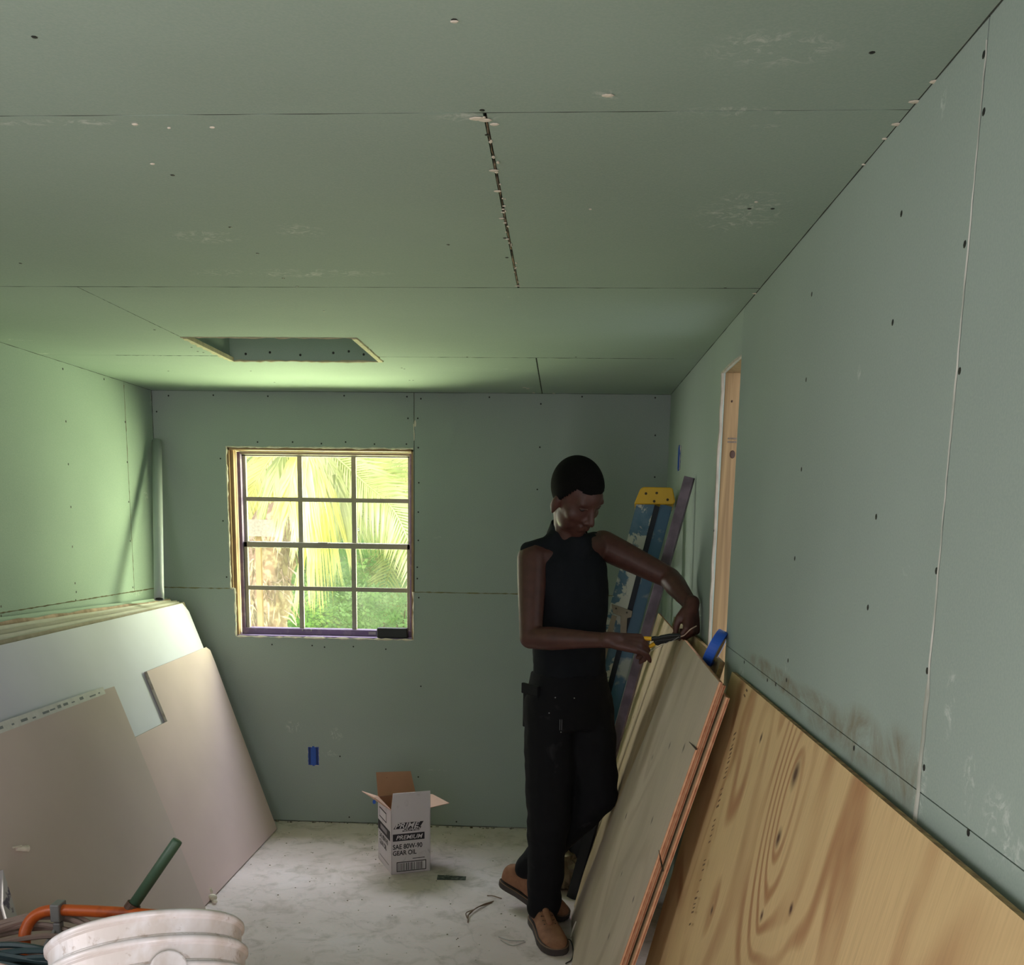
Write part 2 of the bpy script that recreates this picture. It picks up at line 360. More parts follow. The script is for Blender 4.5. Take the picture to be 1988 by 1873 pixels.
# doorway lining: two studs and a header
m_stud = NT('pine_stud'); uvn = m_stud.map(m_stud.co, (60, 60, 2.2)); nn = m_stud.noise(uvn, 1, 3, .5, .6)
m_stud.base(m_stud.ramp(nn, [(.3, lin((116, 94, 60))), (.7, lin((150, 126, 86)))])); m_stud.rough(.7); m_stud = m_stud.m
door = struct('door_1', bx((XR + T, DY0 - .038, 0), (XR + .1, DY0, DZ + .04)), m_stud)
jb = mesh('door_jamb', bx((XR + T, DY1, 0), (XR + .1, DY1 + .038, DZ + .04)), m_stud, door); bevel(jb, .003)
mesh('door_header', bx((XR + T, DY0, DZ), (XR + .1, DY1, DZ + .04)), m_stud, door)
mkn = simple('dark_knot', (58, 36, 24), .7)
k = onY(1422, 882, DY1 - .001); kn = mesh('knot', ell(k, (.009, .002, .013), None, 12, 8), mkn, door)
k = onY(1421, 779, DY1 - .001); kn = mesh('knot', ell(k, (.003, .002, .004), None, 8, 6), mkn, door)
stamp = simple('grey_ink_stamp', (96, 92, 86), .8, .3, 90)
k = onY(1420, 857, DY1 - .0015); mesh('lumber_stamp', join(*[bx((k.x - .012 + i * .006, k.y, k.z - .004 + j * .011), (k.x - .008 + i * .006, k.y + .001, k.z + .001 + j * .011)) for i in range(5) for j in range(2)]), stamp, door)

# ---- left wall
SW0, SW1, SZ0, SZ1 = .25, 1.25, .97, 1.91  # hole added out of view for the left fill lamp
wl = struct('wall_left', join(bx((XL - .1, YF - .1, -.1), (XL - T, SW0, HC + T)), bx((XL - .1, SW1, -.1), (XL - T, YB + .1, HC + T)), bx((XL - .1, SW0, -.1), (XL - T, SW1, SZ0)), bx((XL - .1, SW0, SZ1), (XL - T, SW1, HC + T))), mframe)
def ls(y0, y1, z0, z1): return mesh('drywall_sheet', bx((XL - T, y0, z0), (XL, y1, z1)), m_wl, wl)
ls(4.709, YB, ZS + g, HC); ls(2.27, 4.705, ZS + g, HC); ls(SW1, 2.267, ZS + g, HC); ls(YF, SW0, ZS + g, HC); ls(SW0, SW1, SZ1, HC); ls(YF, SW0, 0, ZS - .002); ls(SW0, SW1, 0, SZ0); ls(SW1, 3.4, 0, ZS - .002); ls(3.403, YB, 0, ZS - .002)
ragged([(XL - .001, 4.707, 1.22), (XL - .001, 4.707, 2.16)], .0014, 0, simple('brown_joint', (112, 96, 80), .9), wl, False, jit=.8)
ragged([(XL + .001, 2.6, ZS), (XL + .001, YB, ZS)], .0022, 0, simple('brown_joint2', (104, 96, 74), .9), wl, False, jit=.6)

# ---- back wall with window hole
WX0, WX1, WZ0, WZ1, WXB = -1.675, -.744, .972, 1.911, -1.655
wb = struct('wall_back', join(bx((XL - .1, YB + T, -.1), (WX0, YB + .13, HC + .1)), bx((WX1, YB + T, -.1), (XR + .1, YB + .13, HC + .1)),
        bx((WX0, YB + T, -.1), (WX1, YB + .13, WZ0)), bx((WX0, YB + T, WZ1), (WX1, YB + .13, HC + .1))), mframe)
def bs(poly): return mesh('drywall_sheet', slab([(x, YB, z) for x, z in poly], (0, T, 0)), m_wb, wb)
bs([(XL, ZS + g), (WX0, ZS + g), (WX0, WZ1), (WX1, WZ1), (WX1 + .002, ZS + g), (WX1 + .003, HC), (XL, HC)])
bs([(WX1 + .006, ZS + g), (XR, ZS + g), (XR, HC), (WX1 + .006, HC)])
bs([(XL, .004), (XR, .004), (XR, ZS - g), (WX1, ZS - g), (WX1, WZ0), (WXB, WZ0), (WXB, ZS - g), (XL, ZS - g)])
ragged([(WX0, YB, ZS), (WX0, YB, WZ1), (WX1, YB, WZ1)], .0045, 0, mpaper, wb, False)
ragged([(WX0, YB, ZS), (WXB, YB, ZS), (WXB, YB, WZ0), (WX1, YB, WZ0), (WX1, YB, ZS)], .0042, 0, mpaper, wb, False, jit=.9)
seam = simple('yellowed_seam_paper', (128, 122, 88), .9, .2)
ragged([(XL, YB, ZS), (WXB, YB, ZS)], .002, 0, seam, wb, False, jit=.7); ragged([(WX1, YB, ZS), (.3, YB, ZS)], .0022, 0, seam, wb, False, jit=.7)
ragged([(WX1 + .004, YB, 1.95), (WX1 + .004, YB, 2.03)], .003, 0, mpaper, wb, False, jit=.9)
mesh('plaster_patch', ell(onY(806, 822, YB), (.006, .002, .016), None, 8, 6), mpaper, wb)

# ---- front wall behind the photographer, with an opening added to let in fill light
struct('wall_front', join(bx((XL - .1, YF - .1, -.1), (-1.3, YF, HC + T)), bx((-.1, YF - .1, -.1), (XR + .1, YF, HC + T)), bx((-1.3, YF - .1, 2.05), (-.1, YF, HC + T))), m_wl)

# ---- floor
t = NT('dusty_concrete')
b1 = t.noise(t.co, 1.6, 5, .6); b2 = t.noise(t.co, 9, 5, .65, .6); b3 = t.noise(t.co, 60, 3)
c = t.ramp(b1, [(.3, lin((208, 190, 186))), (.55, lin((224, 208, 206))), (.75, lin((232, 220, 222)))])
c = t.mix(t.ramp(b2, [(.5, (0, 0, 0)), (.72, (.5, .5, .5))]), c, lin((132, 118, 102)))
c = t.mix(t.math('MULTIPLY', t.g(t.noise(t.map(t.co, (3, 9, 1)), 3, 5, .7, 2), .62, .68), .35), c, lin((98, 84, 70)))
c = t.mix(t.ramp(b3, [(.4, (0, 0, 0)), (.8, (.3, .3, .3))]), c, lin((204, 202, 200)))
crk = t.n.new('ShaderNodeTexVoronoi'); crk.feature = 'DISTANCE_TO_EDGE'; crk.inputs['Scale'].default_value = .9
t.l.new(t.vm('ADD', t.co, t.vm('MULTIPLY', t.noise(t.co, 5, 4, .6, 0, True), (.25, .25, 0))), crk.inputs['Vector'])
c = t.mix(t.ramp(crk.outputs['Distance'], [(.0, (.16, .16, .16)), (.004, (0, 0, 0))]), c, lin((120, 114, 108)))
d = t.vm('LENGTH', t.vm('MULTIPLY', t.vm('SUBTRACT', t.co, (-.85, 4.45, 0)), (2.6, 2.2, 1)), (0, 0, 0))
c = t.mix(t.math('MULTIPLY', t.math('MULTIPLY', t.g(t.math('SUBTRACT', 1.3, d), .1, .8), t.g(b2, .35, .8)), .45), c, lin((150, 138, 112)))
t.base(c); t.rough(.75); t.bump(b2, .3, .006)
floor = struct('floor', bx((XL - .1, YF - .1, -.12), (XR + .1, YB + .1, 0)), t.m)

# ---- screws
mscrew = simple('dark_screw_head', (22, 24, 22), .5)
def screws(parent, pts, axis, r=.0036):
    L_ = []
    for p in pts:
        if axis == 'X': s = (.0012, r, r)
        elif axis == 'Y': s = (r, .0012, r)
        else: s = (r, r, .0012)
        L_.append(ell(p, s, None, 7, 4))
    o = mesh('screw_head', join(*L_), mscrew, parent); tag(o, kind='stuff')
screws(wb, [onY(x, y, YB) for x, y in [(327, 768), (414, 767), (520, 769), (668, 768), (790, 770), (817, 774), (950, 771), (1050, 784), (1130, 770), (1272, 772), (304, 799), (428, 890), (500, 858), (568, 858), (624, 861), (671, 858),
    (727, 862), (789, 862), (812, 869), (792, 812), (811, 812), (433, 1011), (813, 937), (812, 994), (812, 1049), (810, 1101), (810, 1123), (813, 1160), (817, 1332), (528, 1251), (606, 1253), (630, 1256), (686, 1255), (749, 1260),
    (1048, 868), (1043, 950), (1272, 845), (1271, 926), (660, 1468), (812, 1508), (678, 1586), (1270, 1500), (886, 1595), (440, 1120)]], 'Y', .0042)
screws(ceil, [px_c(x, y) for x, y in [(67, 72), (882, 39), (936, 214), (335, 340), (447, 441), (40, 511), (577, 556), (1693, 102), (870, 475), (1500, 405), (550, 540), (1408, 559), (629, 604), (907, 693), (1118, 693), (327, 720), (487, 720), (533, 742), (780, 714), (785, 716),
    (795, 738), (802, 738), (1455, 405), (980, 462), (976, 425), (946, 262), (984, 500), (372, 674), (384, 682), (395, 684), (300, 640), (500, 492)]], 'Z', .0045)
screws(ceil, [onY(x, y, HY1 - .001) for x, y in [(477, 687), (524, 684), (583, 689), (647, 685), (677, 682), (706, 688)]], 'Y', .005)
screws(wl, [onX(x, y, XL) for x, y in [(128, 818), (132.7, 901), (137.6, 984), (140.6, 1061), (145.8, 1132), (148, 1149), (122, 716), (202, 736), (243, 819), (247, 897), (250, 974), (253, 1050), (258, 1140), (2, 1177), (2, 1195), (147, 1165)]], 'X', .005)
screws(wr, [onX(x, y, XR) for x, y in [(1910, 217), (1873, 474), (1863, 720), (1910, 106), (1750, 415), (1733, 626), (1701, 1003), (1685, 1179), (1576, 571), (1565, 737), (1556, 911), (1543, 1084), (1530, 1282), (1527, 1320), (1658, 1452),
    (1800, 1302), (1794, 1490), (1880, 1616), (1445, 1285), (1506, 1328), (1490, 1320), (1386, 1030), (1818, 1108)]], 'X', .005)

# ------------------------------------------------------------------ window
mwood = simple('stained_pine_jamb', (150, 120, 88), .6, .2, 14)
mpurple = simple('purple_painted_vinyl', (112, 92, 128), .55, .15, 30, c2=(134, 118, 142), lo=.5, hi=.7)
mvinyl = simple('dusty_beige_vinyl', (150, 144, 132), .5, .1, 30)
win = struct('window_1', join(bx((WX0, YB + .004, WZ0 - .0), (WX0 + .012, YB + .13, WZ1)), bx((WX1 - .010, YB + .004, WZ0), (WX1, YB + .13, WZ1)), bx((WX0, YB + .004, WZ1 - .014), (WX1, YB + .13, WZ1))), mwood)
mesh('jamb_strip', bx((WX0 + .012, YB + .02, WZ0), (WX0 + .028, YB + .05, WZ1 - .014)), mwood, win)
mesh('window_sill', bx((WX0 + .01, YB + .01, WZ0 - .004), (WX1 - .008, YB + .13, WZ0 + .006)), mpurple, win)
FX0, FX1, FZ0, FZ1, FY = WX0 + .030, WX1 - .012, WZ0 + .006, WZ1 - .018, YB + .075
fr = mesh('window_frame', join(bx((FX0, FY - .01, FZ0), (FX0 + .018, FY + .05, FZ1)), bx((FX1 - .016, FY - .01, FZ0), (FX1, FY + .05, FZ1)), bx((FX0, FY - .012, FZ0), (FX1, FY + .05, FZ0 + .032))), mpurple, win); bevel(fr)
mesh('window_head', bx((FX0, FY - .006, FZ1 - .012), (FX1, FY + .05, FZ1)), mvinyl, win)
t = NT('dusty_window_glass'); t.n.remove(t.b)
tr = t.n.new('ShaderNodeBsdfTransparent'); tl = t.n.new('ShaderNodeBsdfTranslucent'); tl.inputs[0].default_value = (.9, .92, .8, 1); gl = t.n.new('ShaderNodeBsdfGlossy'); gl.inputs['Roughness'].default_value = .05
m1 = t.n.new('ShaderNodeMixShader'); m2 = t.n.new('ShaderNodeMixShader'); m2.inputs[0].default_value = .03
t.l.new(t.math('MULTIPLY', t.g(t.noise(t.co, 6, 4), .2, .8), .018), m1.inputs[0])
t.l.new(tr.outputs[0], m1.inputs[1]); t.l.new(tl.outputs[0], m1.inputs[2]); t.l.new(m1.outputs[0], m2.inputs[1]); t.l.new(gl.outputs[0], m2.inputs[2]); t.l.new(m2.outputs[0], t.out.inputs[0])
mglass = t.m
ZM = 1.436
def sash(x0, x1, z0, z1, y, name, top, bot):
    s = mesh(name, join(bx((x0, y, z0), (x0 + .018, y + .022, z1)), bx((x1 - .016, y, z0), (x1, y + .022, z1)), bx((x0, y, z0), (x1, y + .022, z0 + bot)), bx((x0, y, z1 - top), (x1, y + .022, z1))), mvinyl, win); bevel(s)
    ax0, ax1, az0, az1 = x0 + .018, x1 - .016, z0 + bot, z1 - top
    for i in range(1, 3):
        xm = ax0 + (ax1 - ax0) * i / 3; mesh('muntin', bx((xm - .0115, y + .003, az0), (xm + .0115, y + .016, az1)), mvinyl, s)
    zm = (az0 + az1) / 2; mesh('muntin', bx((ax0, y + .004, zm - .0105), (ax1, y + .015, zm + .0105)), mvinyl, s)
    for i in range(3):
        for j in range(2):
            w = (ax1 - ax0) / 3; hgt = (az1 - az0) / 2
            mesh('window_pane', bx((ax0 + i * w, y + .018, az0 + j * hgt), (ax0 + (i + 1) * w, y + .0205, az0 + (j + 1) * hgt)), mglass, s)
    return s
up_s = sash(FX0 + .016, FX1 - .014, ZM - .006, FZ1 - .008, FY + .024, 'upper_sash', .012, .02)
lo_s = sash(FX0 + .020, FX1 - .016, FZ0 + .018, ZM + .012, FY, 'lower_sash', .028, .014)
mesh('sash_latch', bx((-1.24, FY - .012, ZM + .006), (-1.19, FY + .01, ZM + .014)), mvinyl, lo_s)
mesh('sash_lift', join(bx((-1.33, FY - .016, FZ0 + .02), (-1.325, FY - .01, FZ0 + .03)), bx((-1.285, FY - .016, FZ0 + .02), (-1.28, FY - .01, FZ0 + .03))), mvinyl, lo_s)
mesh('tape_label', bx((-.985, FY - .014, FZ0 + .010), (-.948, FY - .012, FZ0 + .024)), simple('dusty_label', (168, 160, 160), .7), win)
a = onY(733, 1243, YB + .03); b = onY(792, 1219, YB + .03)
o = mesh('speaker', bx((a.x, YB + .008, WZ0 + .006), (b.x, YB + .055, b.z)), simple('matt_black_plastic', (20, 22, 24), .5), None, base=((a.x + b.x) / 2, YB + .03, WZ0 + .006)); bevel(o, .006, 3)
tag(o, 'small black boxy speaker on the right end of the window sill', 'speaker')

# ---- blue electrical boxes
mblue = simple('blue_plastic_box', (36, 84, 178), .45, .1); mbl2 = simple('shaded_box_blue', (20, 46, 110), .6); 
def ebox(name, o, u, v, w, ww, hh, label):
    th = thing(name, o, label, 'electrical box')
    mesh('box_shell', join(obox(o, u, v, w, (-ww / 2, -.003, -hh / 2), (-ww / 2 + .003, .05, hh / 2)), obox(o, u, v, w, (ww / 2 - .003, -.003, -hh / 2), (ww / 2, .05, hh / 2)),
        obox(o, u, v, w, (-ww / 2, -.003, hh / 2 - .003), (ww / 2, .05, hh / 2)), obox(o, u, v, w, (-ww / 2, -.003, -hh / 2), (ww / 2, .05, -hh / 2 + .003))), mblue, th)
    mesh('recess_shade_plate', obox(o, u, v, w, (-ww / 2, -.002, -hh / 2), (ww / 2, .001, hh / 2)), mbl2, th)  # flush plate in darker blue, the shade of the recess put into its colour
    mesh('box_insert', obox(o, u, v, w, (-ww / 4, -.006, -hh / 2 + .004), (ww / 4, .02, hh / 2 - .004)), mblue, th)
    mesh('screw_tab', obox(o, u, v, w, (-.006, -.005, hh / 2 - .008), (.006, -.001, hh / 2 + .004)), mblue, th); mesh('screw_tab', obox(o, u, v, w, (-.006, -.005, -hh / 2 - .004), (.006, -.001, -hh / 2 + .008)), mblue, th)
    rg = [V(o) + V(u) * (sx * ww / 2) + V(w) * (sz * hh / 2) + V(v) * -.001 for sx, sz in ((-1, -1), (1, -1), (1, 1), (-1, 1))]
    ragged(rg, .0016, 0, mpaper, th, True, .01, .8)
p = onY(609, 1467, YB); ebox('outlet_box', (p.x, YB - .002, p.z), (1, 0, 0), (0, 1, 0), (0, 0, 1), .056, .096, 'blue plastic outlet box set low in the green back wall under the window')
p = onX(1320, 889, XR); ebox('switch_box', (XR - .002, p.y, p.z), (0, -1, 0), (1, 0, 0), (0, 0, 1), .055, .1, 'blue plastic switch box high on the right wall near the corner')

# ------------------------------------------------------------------ drywall leaning on the left wall
mwhite = simple('white_board_face', (208, 209, 222), .7, .05, 3)
medge = simple('gypsum_board_edge', (176, 172, 160), .85, .2, 25, c2=(120, 108, 92), lo=.5, hi=.7)
mtan = simple('tan_board_back_paper', (212, 190, 186), .85, .05, 3)
mtan2 = simple('greyish_board_back_paper', (200, 184, 178), .85, .05, 2.5)
mgreen = drywall('green_board_spare', (), (), (160, 178, 164))
nrm = V((1.158, 0, .43)).normalized()       # towards the room
dn = V((-.43, 0, 1.158)).normalized()
def LP(y, s, off): return V((-1.44, y, 0)) + dn * s + nrm * off
def leaning(name, outline, off, th, mat, label, core=None):
    o = mesh(name, slab([LP(y, s, off) for y, s in outline], -nrm * th), mat, None, base=LP(sum(p[0] for p in outline) / len(outline), .01, off - th / 2), mats=[mat, core or medge])
    for p in o.data.polygons:
        if abs(p.normal.dot(nrm)) < .5: p.material_index = 1
    return tag(o, label, 'drywall board', None)
lt = ['nearest the wall', 'second from the wall', 'third from the wall', 'fourth from the wall', 'fifth from the wall', 'just behind the white front board']
offs = [-.112, -.094, -.077, -.058, -.040, -.020]
ends = [4.99, 4.97, 4.93, 4.955, 4.93, 4.94]
mgr_ = simple('grey_board_edge_paper', (196, 192, 182), .85, .06, 20); mg2_ = simple('dusty_board_edge_paper', (168, 162, 150), .85, .08, 20); mbr_ = simple('brown_board_edge_paper', (160, 148, 132), .85, .15, 30)
mts = [mgreen, simple('pinkish_torn_core', (196, 168, 150), .9, .25, 12, c2=(150, 128, 110)), mgr_, mg2_, mgr_, mbr_]
for i in range(6):
    k = 6 - i; t0, t1 = 1.21 + .027 * k, 1.222 + .0105 * k
    ol = [(1.9, .012), (ends[i], .012), (ends[i], t1)] + [(ends[i] - (ends[i] - 1.9) * j / 24, t1 + (t0 - t1) * j / 24 + (R.uniform(-.005, .004) if i == 1 else R.uniform(-.0012, .0012))) for j in range(1, 24)] + [(1.9, t0)]
    leaning('drywall_board', ol, offs[i], .0127, mts[i], 'drywall board in the leaning stack by the left wall, ' + lt[i])
leaning('drywall_board', [(2.4, .002), (4.9, .002), (4.9, 1.18), (4.86, 1.225), (2.4, 1.21)], 0, .0127, mwhite, 'large white-faced drywall board, front one of the tall leaning stack')
# L-cut tan board: corners read off the photograph on its own plane
P0 = LP(0, 0, .018)
def LS(x, y, off):
    q = onP(x, y, LP(0, 0, off), nrm); return (q.y, (q - LP(0, 0, off)).dot(dn))
tanb = leaning('drywall_board', [(3.3, .001), (4.86, .001), (4.925, .9), (4.925, .965), (4.89, .985), LS(285, 1303, .018), LS(325, 1400, .018), LS(265, 1430, .018), (3.3, .72)], .018, .0127, mtan, 'tan-backed drywall offcut with an L-shaped notch leaning in front of the white board')
fb = leaning('drywall_board', [(2.2, .001), LS(400, 1765, .034), LS(222, 1332, .034), (2.2, .982)], .034, .0127, mtan2, 'wide grey-brown drywall board, frontmost of the boards on the left')
# printed end tape along its top edge
a1, a2 = LP(3.68, .972, .0345), LP(2.3, .975, .0345)
mtape = simple('white_end_tape', (204, 204, 200), .6, .1, 30)
tp = mesh('end_tape', slab([LP(3.70, .9715, .0345), LP(2.3, .980, .0345), LP(2.3, .942, .0345), LP(3.70, .944, .0345)], nrm * .0006), mtape, fb)
ink = simple('grey_tape_print', (120, 126, 128), .7)
pr = []
y = 3.66
while y > 2.5:
    w = R.uniform(.01, .05); h = R.uniform(.003, .012); s0 = .950 + R.uniform(0, .006)
    pr.append(slab([LP(y, s0 + h, .0353), LP(y - w, s0 + h, .0353), LP(y - w, s0, .0353), LP(y, s0, .0353)], nrm * .0002)); y -= w + R.uniform(.005, .05)
tag(mesh('tape_print', join(*pr), ink, tp), kind='stuff')
# dangling wall plug / torn paper stub on the front board
q = onP(36, 1650, LP(0, 0, .034), nrm)
st = mesh('board_plug', join(tube([q + nrm * .0 + V((0, -.012, .008)), q + nrm * .02 + V((0, .02, -.008))], [.006, .011], 8), tube([q + V((0, -.03, .018)), q + nrm * .012 + V((0, 0, .01))], .003, 5)), mpaper, fb)
# thin striped strip of board at the bottom left
o = mesh('drywall_strip', slab([onP(0, 1690, LP(0, 0, .05), nrm), onP(34, 1800, LP(0, 0, .05), nrm), onP(14, 1810, LP(0, 0, .05), nrm), onP(0, 1760, LP(0, 0, .05), nrm)], nrm * .01), simple('striped_offcut', (186, 182, 184), .7, .2, 20, c2=(98, 92, 110), lo=.55, hi=.6), fb)
# crumbs at the foot of the boards
cr = onZ(405, 1752, 0)
o = mesh('gypsum_crumb', join(ell(cr + V((.01, .02, .016)), (.02, .016, .014), None, 8, 6), ell(cr + V((-.01, .05, .03)), (.012, .014, .016), None, 7, 5), ell(cr + V((.03, -.01, .01)), (.012, .01, .008), None, 7, 5)), mpaper, None, base=cr)
tag(o, 'broken white gypsum crumbs at the bottom corner of the front boards', 'rubble')

# grey pipe leaning into the corner
p0, p1 = V((-1.888, 4.6, 1.19)), V((-2.012, 4.95, 1.945))
p0 = onY(309, 1163, 4.6); p1 = onY(304.5, 856, 4.965)
ax = (p1 - p0); Lp = ax.length
mpipe = simple('grey_plastic_pipe', (160, 166, 170), .35, .06, 6)
th = thing('plastic_pipe', p0, 'grey plastic pipe leaning in the left back corner on top of the board stack', 'pipe')
mesh('pipe_tube', lathe(p0, ax, [(0, .0185), (0, .0225), (.06, .0225), (Lp, .0225), (Lp, .0185), (Lp - .02, .0185), (0, .0185)], 28), mpipe, th, smooth=True)
mesh('bore_shade_disc', lathe(p0, ax, [(.004, .0183), (.004, .0001)], 20), simple('bore_shade', (24, 24, 26), .8), th)  # dark disc put in for the shade inside the hollow end

# ------------------------------------------------------------------ plywood on the right wall
def quad_sheet(name, c, th, mat, label, edge, origin=None):
    """c = near-bottom, far-bottom, far-top, near-top; thickness goes away from the room"""
    c = [V(p) for p in c]; u = (c[1] - c[0]).normalized(); vv = (c[3] - c[0]).normalized(); n_ = u.cross(vv).normalized()
    if n_.x > 0: n_ = -n_
    vf = slab(c, -n_ * th)
    uv = [((p - c[0]).dot(u), (p - c[0]).dot(vv)) for p in vf[0]]
    o = mesh(name, vf, mat, None, base=(c[0] + c[1]) / 2 - n_ * th / 2, uvs=uv, mats=[mat, edge])
    for p in o.data.polygons:
        if abs(p.normal.dot(n_)) < .5: p.material_index = 1
    tag(o, label, 'plywood sheet'); return o, n_
t = NT('plywood_ply_edge'); dd = t.vm('DOT_PRODUCT', t.co, (-.9615, 0, .2747)); sn = t.math('SINE', t.math('MULTIPLY', dd, 6.283 / .0082)); sn = t.math('MULTIPLY_ADD', sn, .35, .5)
sn = t.math('ADD', sn, t.math('MULTIPLY', t.math('SUBTRACT', t.noise(t.co, 45, 3), .5), .7)); t.base(t.ramp(sn, [(.1, lin((150, 88, 60))), (.45, lin((204, 144, 106))), (.9, lin((230, 188, 152)))])); t.rough(.75); medge_o = t.m
medge_y = simple('pale_plywood_edge', (190, 158, 108), .8, .2, 40, c2=(140, 108, 74))
# big near sheet: knots given in sheet metres (u from near end towards the back, v up from the floor)
AN, AF, ATN, ATF = V((.205, .36, 0)), V((.205, 2.80, 0)), V((.468, .36, 1.19)), V((.478, 2.80, 1.168))
ua = (AF - AN).normalized(); va = (ATN - AN).normalized(); na = ua.cross(va)
def AUV(x, y):
    q = onP(x, y, AN, na) - AN; return (q.dot(ua), q.dot(va))
kn = [(*AUV(1502, 1625), .022), (*AUV(1470, 1775), .015), (*AUV(1527, 1762), .012), (*AUV(1375, 1765), .014), (*AUV(1535, 1500), .03), (*AUV(1468, 1430), .012)]
m_A = plywood('near_plywood_veneer', (216, 184, 134), (166, 114, 74), (76, 42, 32), 2.3, 9, .45, kn)
shA, nA = quad_sheet('plywood_sheet', [AN, AF, ATF, ATN], .012, m_A, 'large yellow knotty plywood sheet leaning on the right wall nearest the camera', medge_y)
nAr = -na if na.x > 0 else na
# printed line of marks beside its far edge
inkb = simple('brown_ink', (112, 86, 62), .8, .2, 60)
pr = []
for (x0, y0, x1, y1) in ((1452, 1340, 1445, 1358), (1430, 1420, 1340, 1800)):
    a = V(AUV(x0, y0)); b = V(AUV(x1, y1)); d = (b - a); L_ = d.length; d.normalize(); e = V((-d.y, d.x)); s = 0
    while s < L_:
        if R.random() < .8:
            h = R.uniform(.014, .024); w = R.uniform(.0025, .006); q = a + d * s; sk = e * h + d * .006
            cs = [q, q + d * w, q + d * w + sk, q + sk]
            pr.append(slab([AN + ua * p.x + va * p.y + nAr * .0004 for p in cs], nAr * .0003))
        s += R.uniform(.008, .018)
tag(mesh('printed_marks', join(*pr), inkb, shA), kind='stuff')
# stack of sheets beyond it: near ends show as orange plies
m_B = plywood('weathered_plywood_veneer', (206, 188, 166), (182, 162, 138), (82, 68, 60), 5.1, 5, .5, [(.25, .75, .013), (.45, .5, .012), (.62, .85, .012), (.3, .35, .013), (.12, .55, .010), (.38, .95, .012), (.75, .6, .012), (.15, 1.0, .012)], .15)
m_B2 = plywood('clean_plywood_veneer', (206, 182, 140), (176, 148, 106), (90, 60, 40), 8.4, 7, .5, [(1.5, .8, .007), (1.65, .5, .007), (1.4, .4, .006)], .1)
def bp(y, s, off):   # plane of the weathered front sheet
    d = V((.34, 0, 1.19)).normalized(); n_ = V((-1.19, 0, .34)).normalized(); return V((.07, y, 0)) + d * s + n_ * off
quad_sheet('plywood_sheet', [bp(2.575, .0, 0), bp(3.86, 0, 0), bp(3.36, 1.238, 0), bp(2.56, 1.222, 0)], .010, m_B, 'weathered grey plywood sheet, front one of the stack by the man', medge_o)
quad_sheet('plywood_sheet', [bp(2.59, .0, -.013), bp(3.98, 0, -.013), bp(4.43, 1.236, -.013), bp(2.575, 1.215, -.013)], .010, m_B2, 'pale plywood sheet reaching furthest back, second in the stack by the man', medge_o)
quad_sheet('plywood_sheet', [bp(2.57, .0, -.028), bp(4.0, 0, -.028), bp(4.2, 1.19, -.028), bp(2.555, 1.19, -.028)], .011, m_B2, 'plywood sheet, third in the stack by the man, only its edges showing', medge_o)
quad_sheet('plywood_sheet', [V((.16, 2.95, 0)), V((.16, 4.2, 0)), V((.468, 4.2, 1.19)), V((.468, 2.95, 1.175))], .015, m_B2, 'plywood sheet closest to the right wall behind the man, top edge standing proud', medge_y)
# splinters on the ply edges
for i, (x, y, x2, y2) in enumerate([(1338, 1440, 1352, 1454), (1279, 1650, 1287, 1690)]):
    n_ = V((-1.19, 0, .34)).normalized(); a = onP(x, y, bp(0, 0, .006), n_); b = onP(x2, y2, bp(0, 0, .001), n_)
    o = mesh('splinter', tube([a, b], [.0008, .003], 5), simple('dark_splinter', (60, 44, 30), .8), [q for q in bpy.data.objects if q.name == 'plywood_sheet.001'][0])

# ------------------------------------------------------------------ folding stepladder, seen side on
mrail = NT('paint_splashed_blue_rail'); n1 = mrail.noise(mrail.co, 9, 5, .6, .6); n2 = mrail.noise(mrail.co, 30, 4)
c = mrail.mix(mrail.ramp(n2, [(.3, (0, 0, 0)), (.8, (.5, .5, .5))]), lin((64, 104, 130)), lin((112, 140, 160))); c = mrail.mix(mrail.g(n1, .47, .51), c, lin((196, 198, 190))); mrail.base(c); mrail.rough(.5); mrail = mrail.m
mrail2 = simple('blue_rail', (56, 98, 128), .5, .2, 9, c2=(150, 160, 156), lo=.6, hi=.68)
myel = simple('yellow_ladder_cap', (226, 176, 26), .45, .06)
mbk = simple('black_rubber', (20, 20, 22), .6)
LT = onY(1277, 962, 4.30); LB = V((.005, 4.20, 0)); lw = (LT - LB).normalized()
lu = V((1, -.08, 0)); lu = (lu - lw * lu.dot(lw)).normalized(); lv = lw.cross(lu).normalized()
if lv.y < 0: lv = -lv
LL = (LT - LB).length
lad = thing('stepladder', LB, 'blue paint-splashed folded stepladder with a yellow top leaning in the right back corner', 'ladder')
def lb(name, a, b, mat, par=None): return mesh(name, obox(LB, lu, lv, lw, a, b), mat, par or lad)
for side, y0 in (('near', 0), ('far', .34)):
    r1 = mesh('front_rail', join(obox(LB, lu, lv, lw, (-.075, y0, 0), (-.005, y0 + .004, LL - .03)), obox(LB, lu, lv, lw, (-.077, y0, 0), (-.073, y0 + .028, LL - .03)), obox(LB, lu, lv, lw, (-.007, y0, 0), (-.003, y0 + .028, LL - .03))), mrail, lad)
    r2 = mesh('rear_rail', join(obox(LB, lu, lv, lw, (.022, y0 + .004, .05), (.068, y0 + .008, LL - .03)), obox(LB, lu, lv, lw, (.02, y0 + .004, .05), (.024, y0 + .028, LL - .03)), obox(LB, lu, lv, lw, (.066, y0 + .004, .05), (.07, y0 + .028, LL - .03))), mrail2, lad)
    if y0 == 0: lb('rail_gap_shade', (-.004, .018, .05), (.023, .022, LL - .04), simple('gap_shade_navy', (24, 36, 48), .6))  # navy strip added as the dark shade between the rails
    lb('rubber_foot', (-.08, y0 - .004, -.004), (.0, y0 + .032, .05), mbk, r1)
    lb('rubber_foot', (.018, y0 - .002, .0), (.074, y0 + .034, .42), mbk, r2)
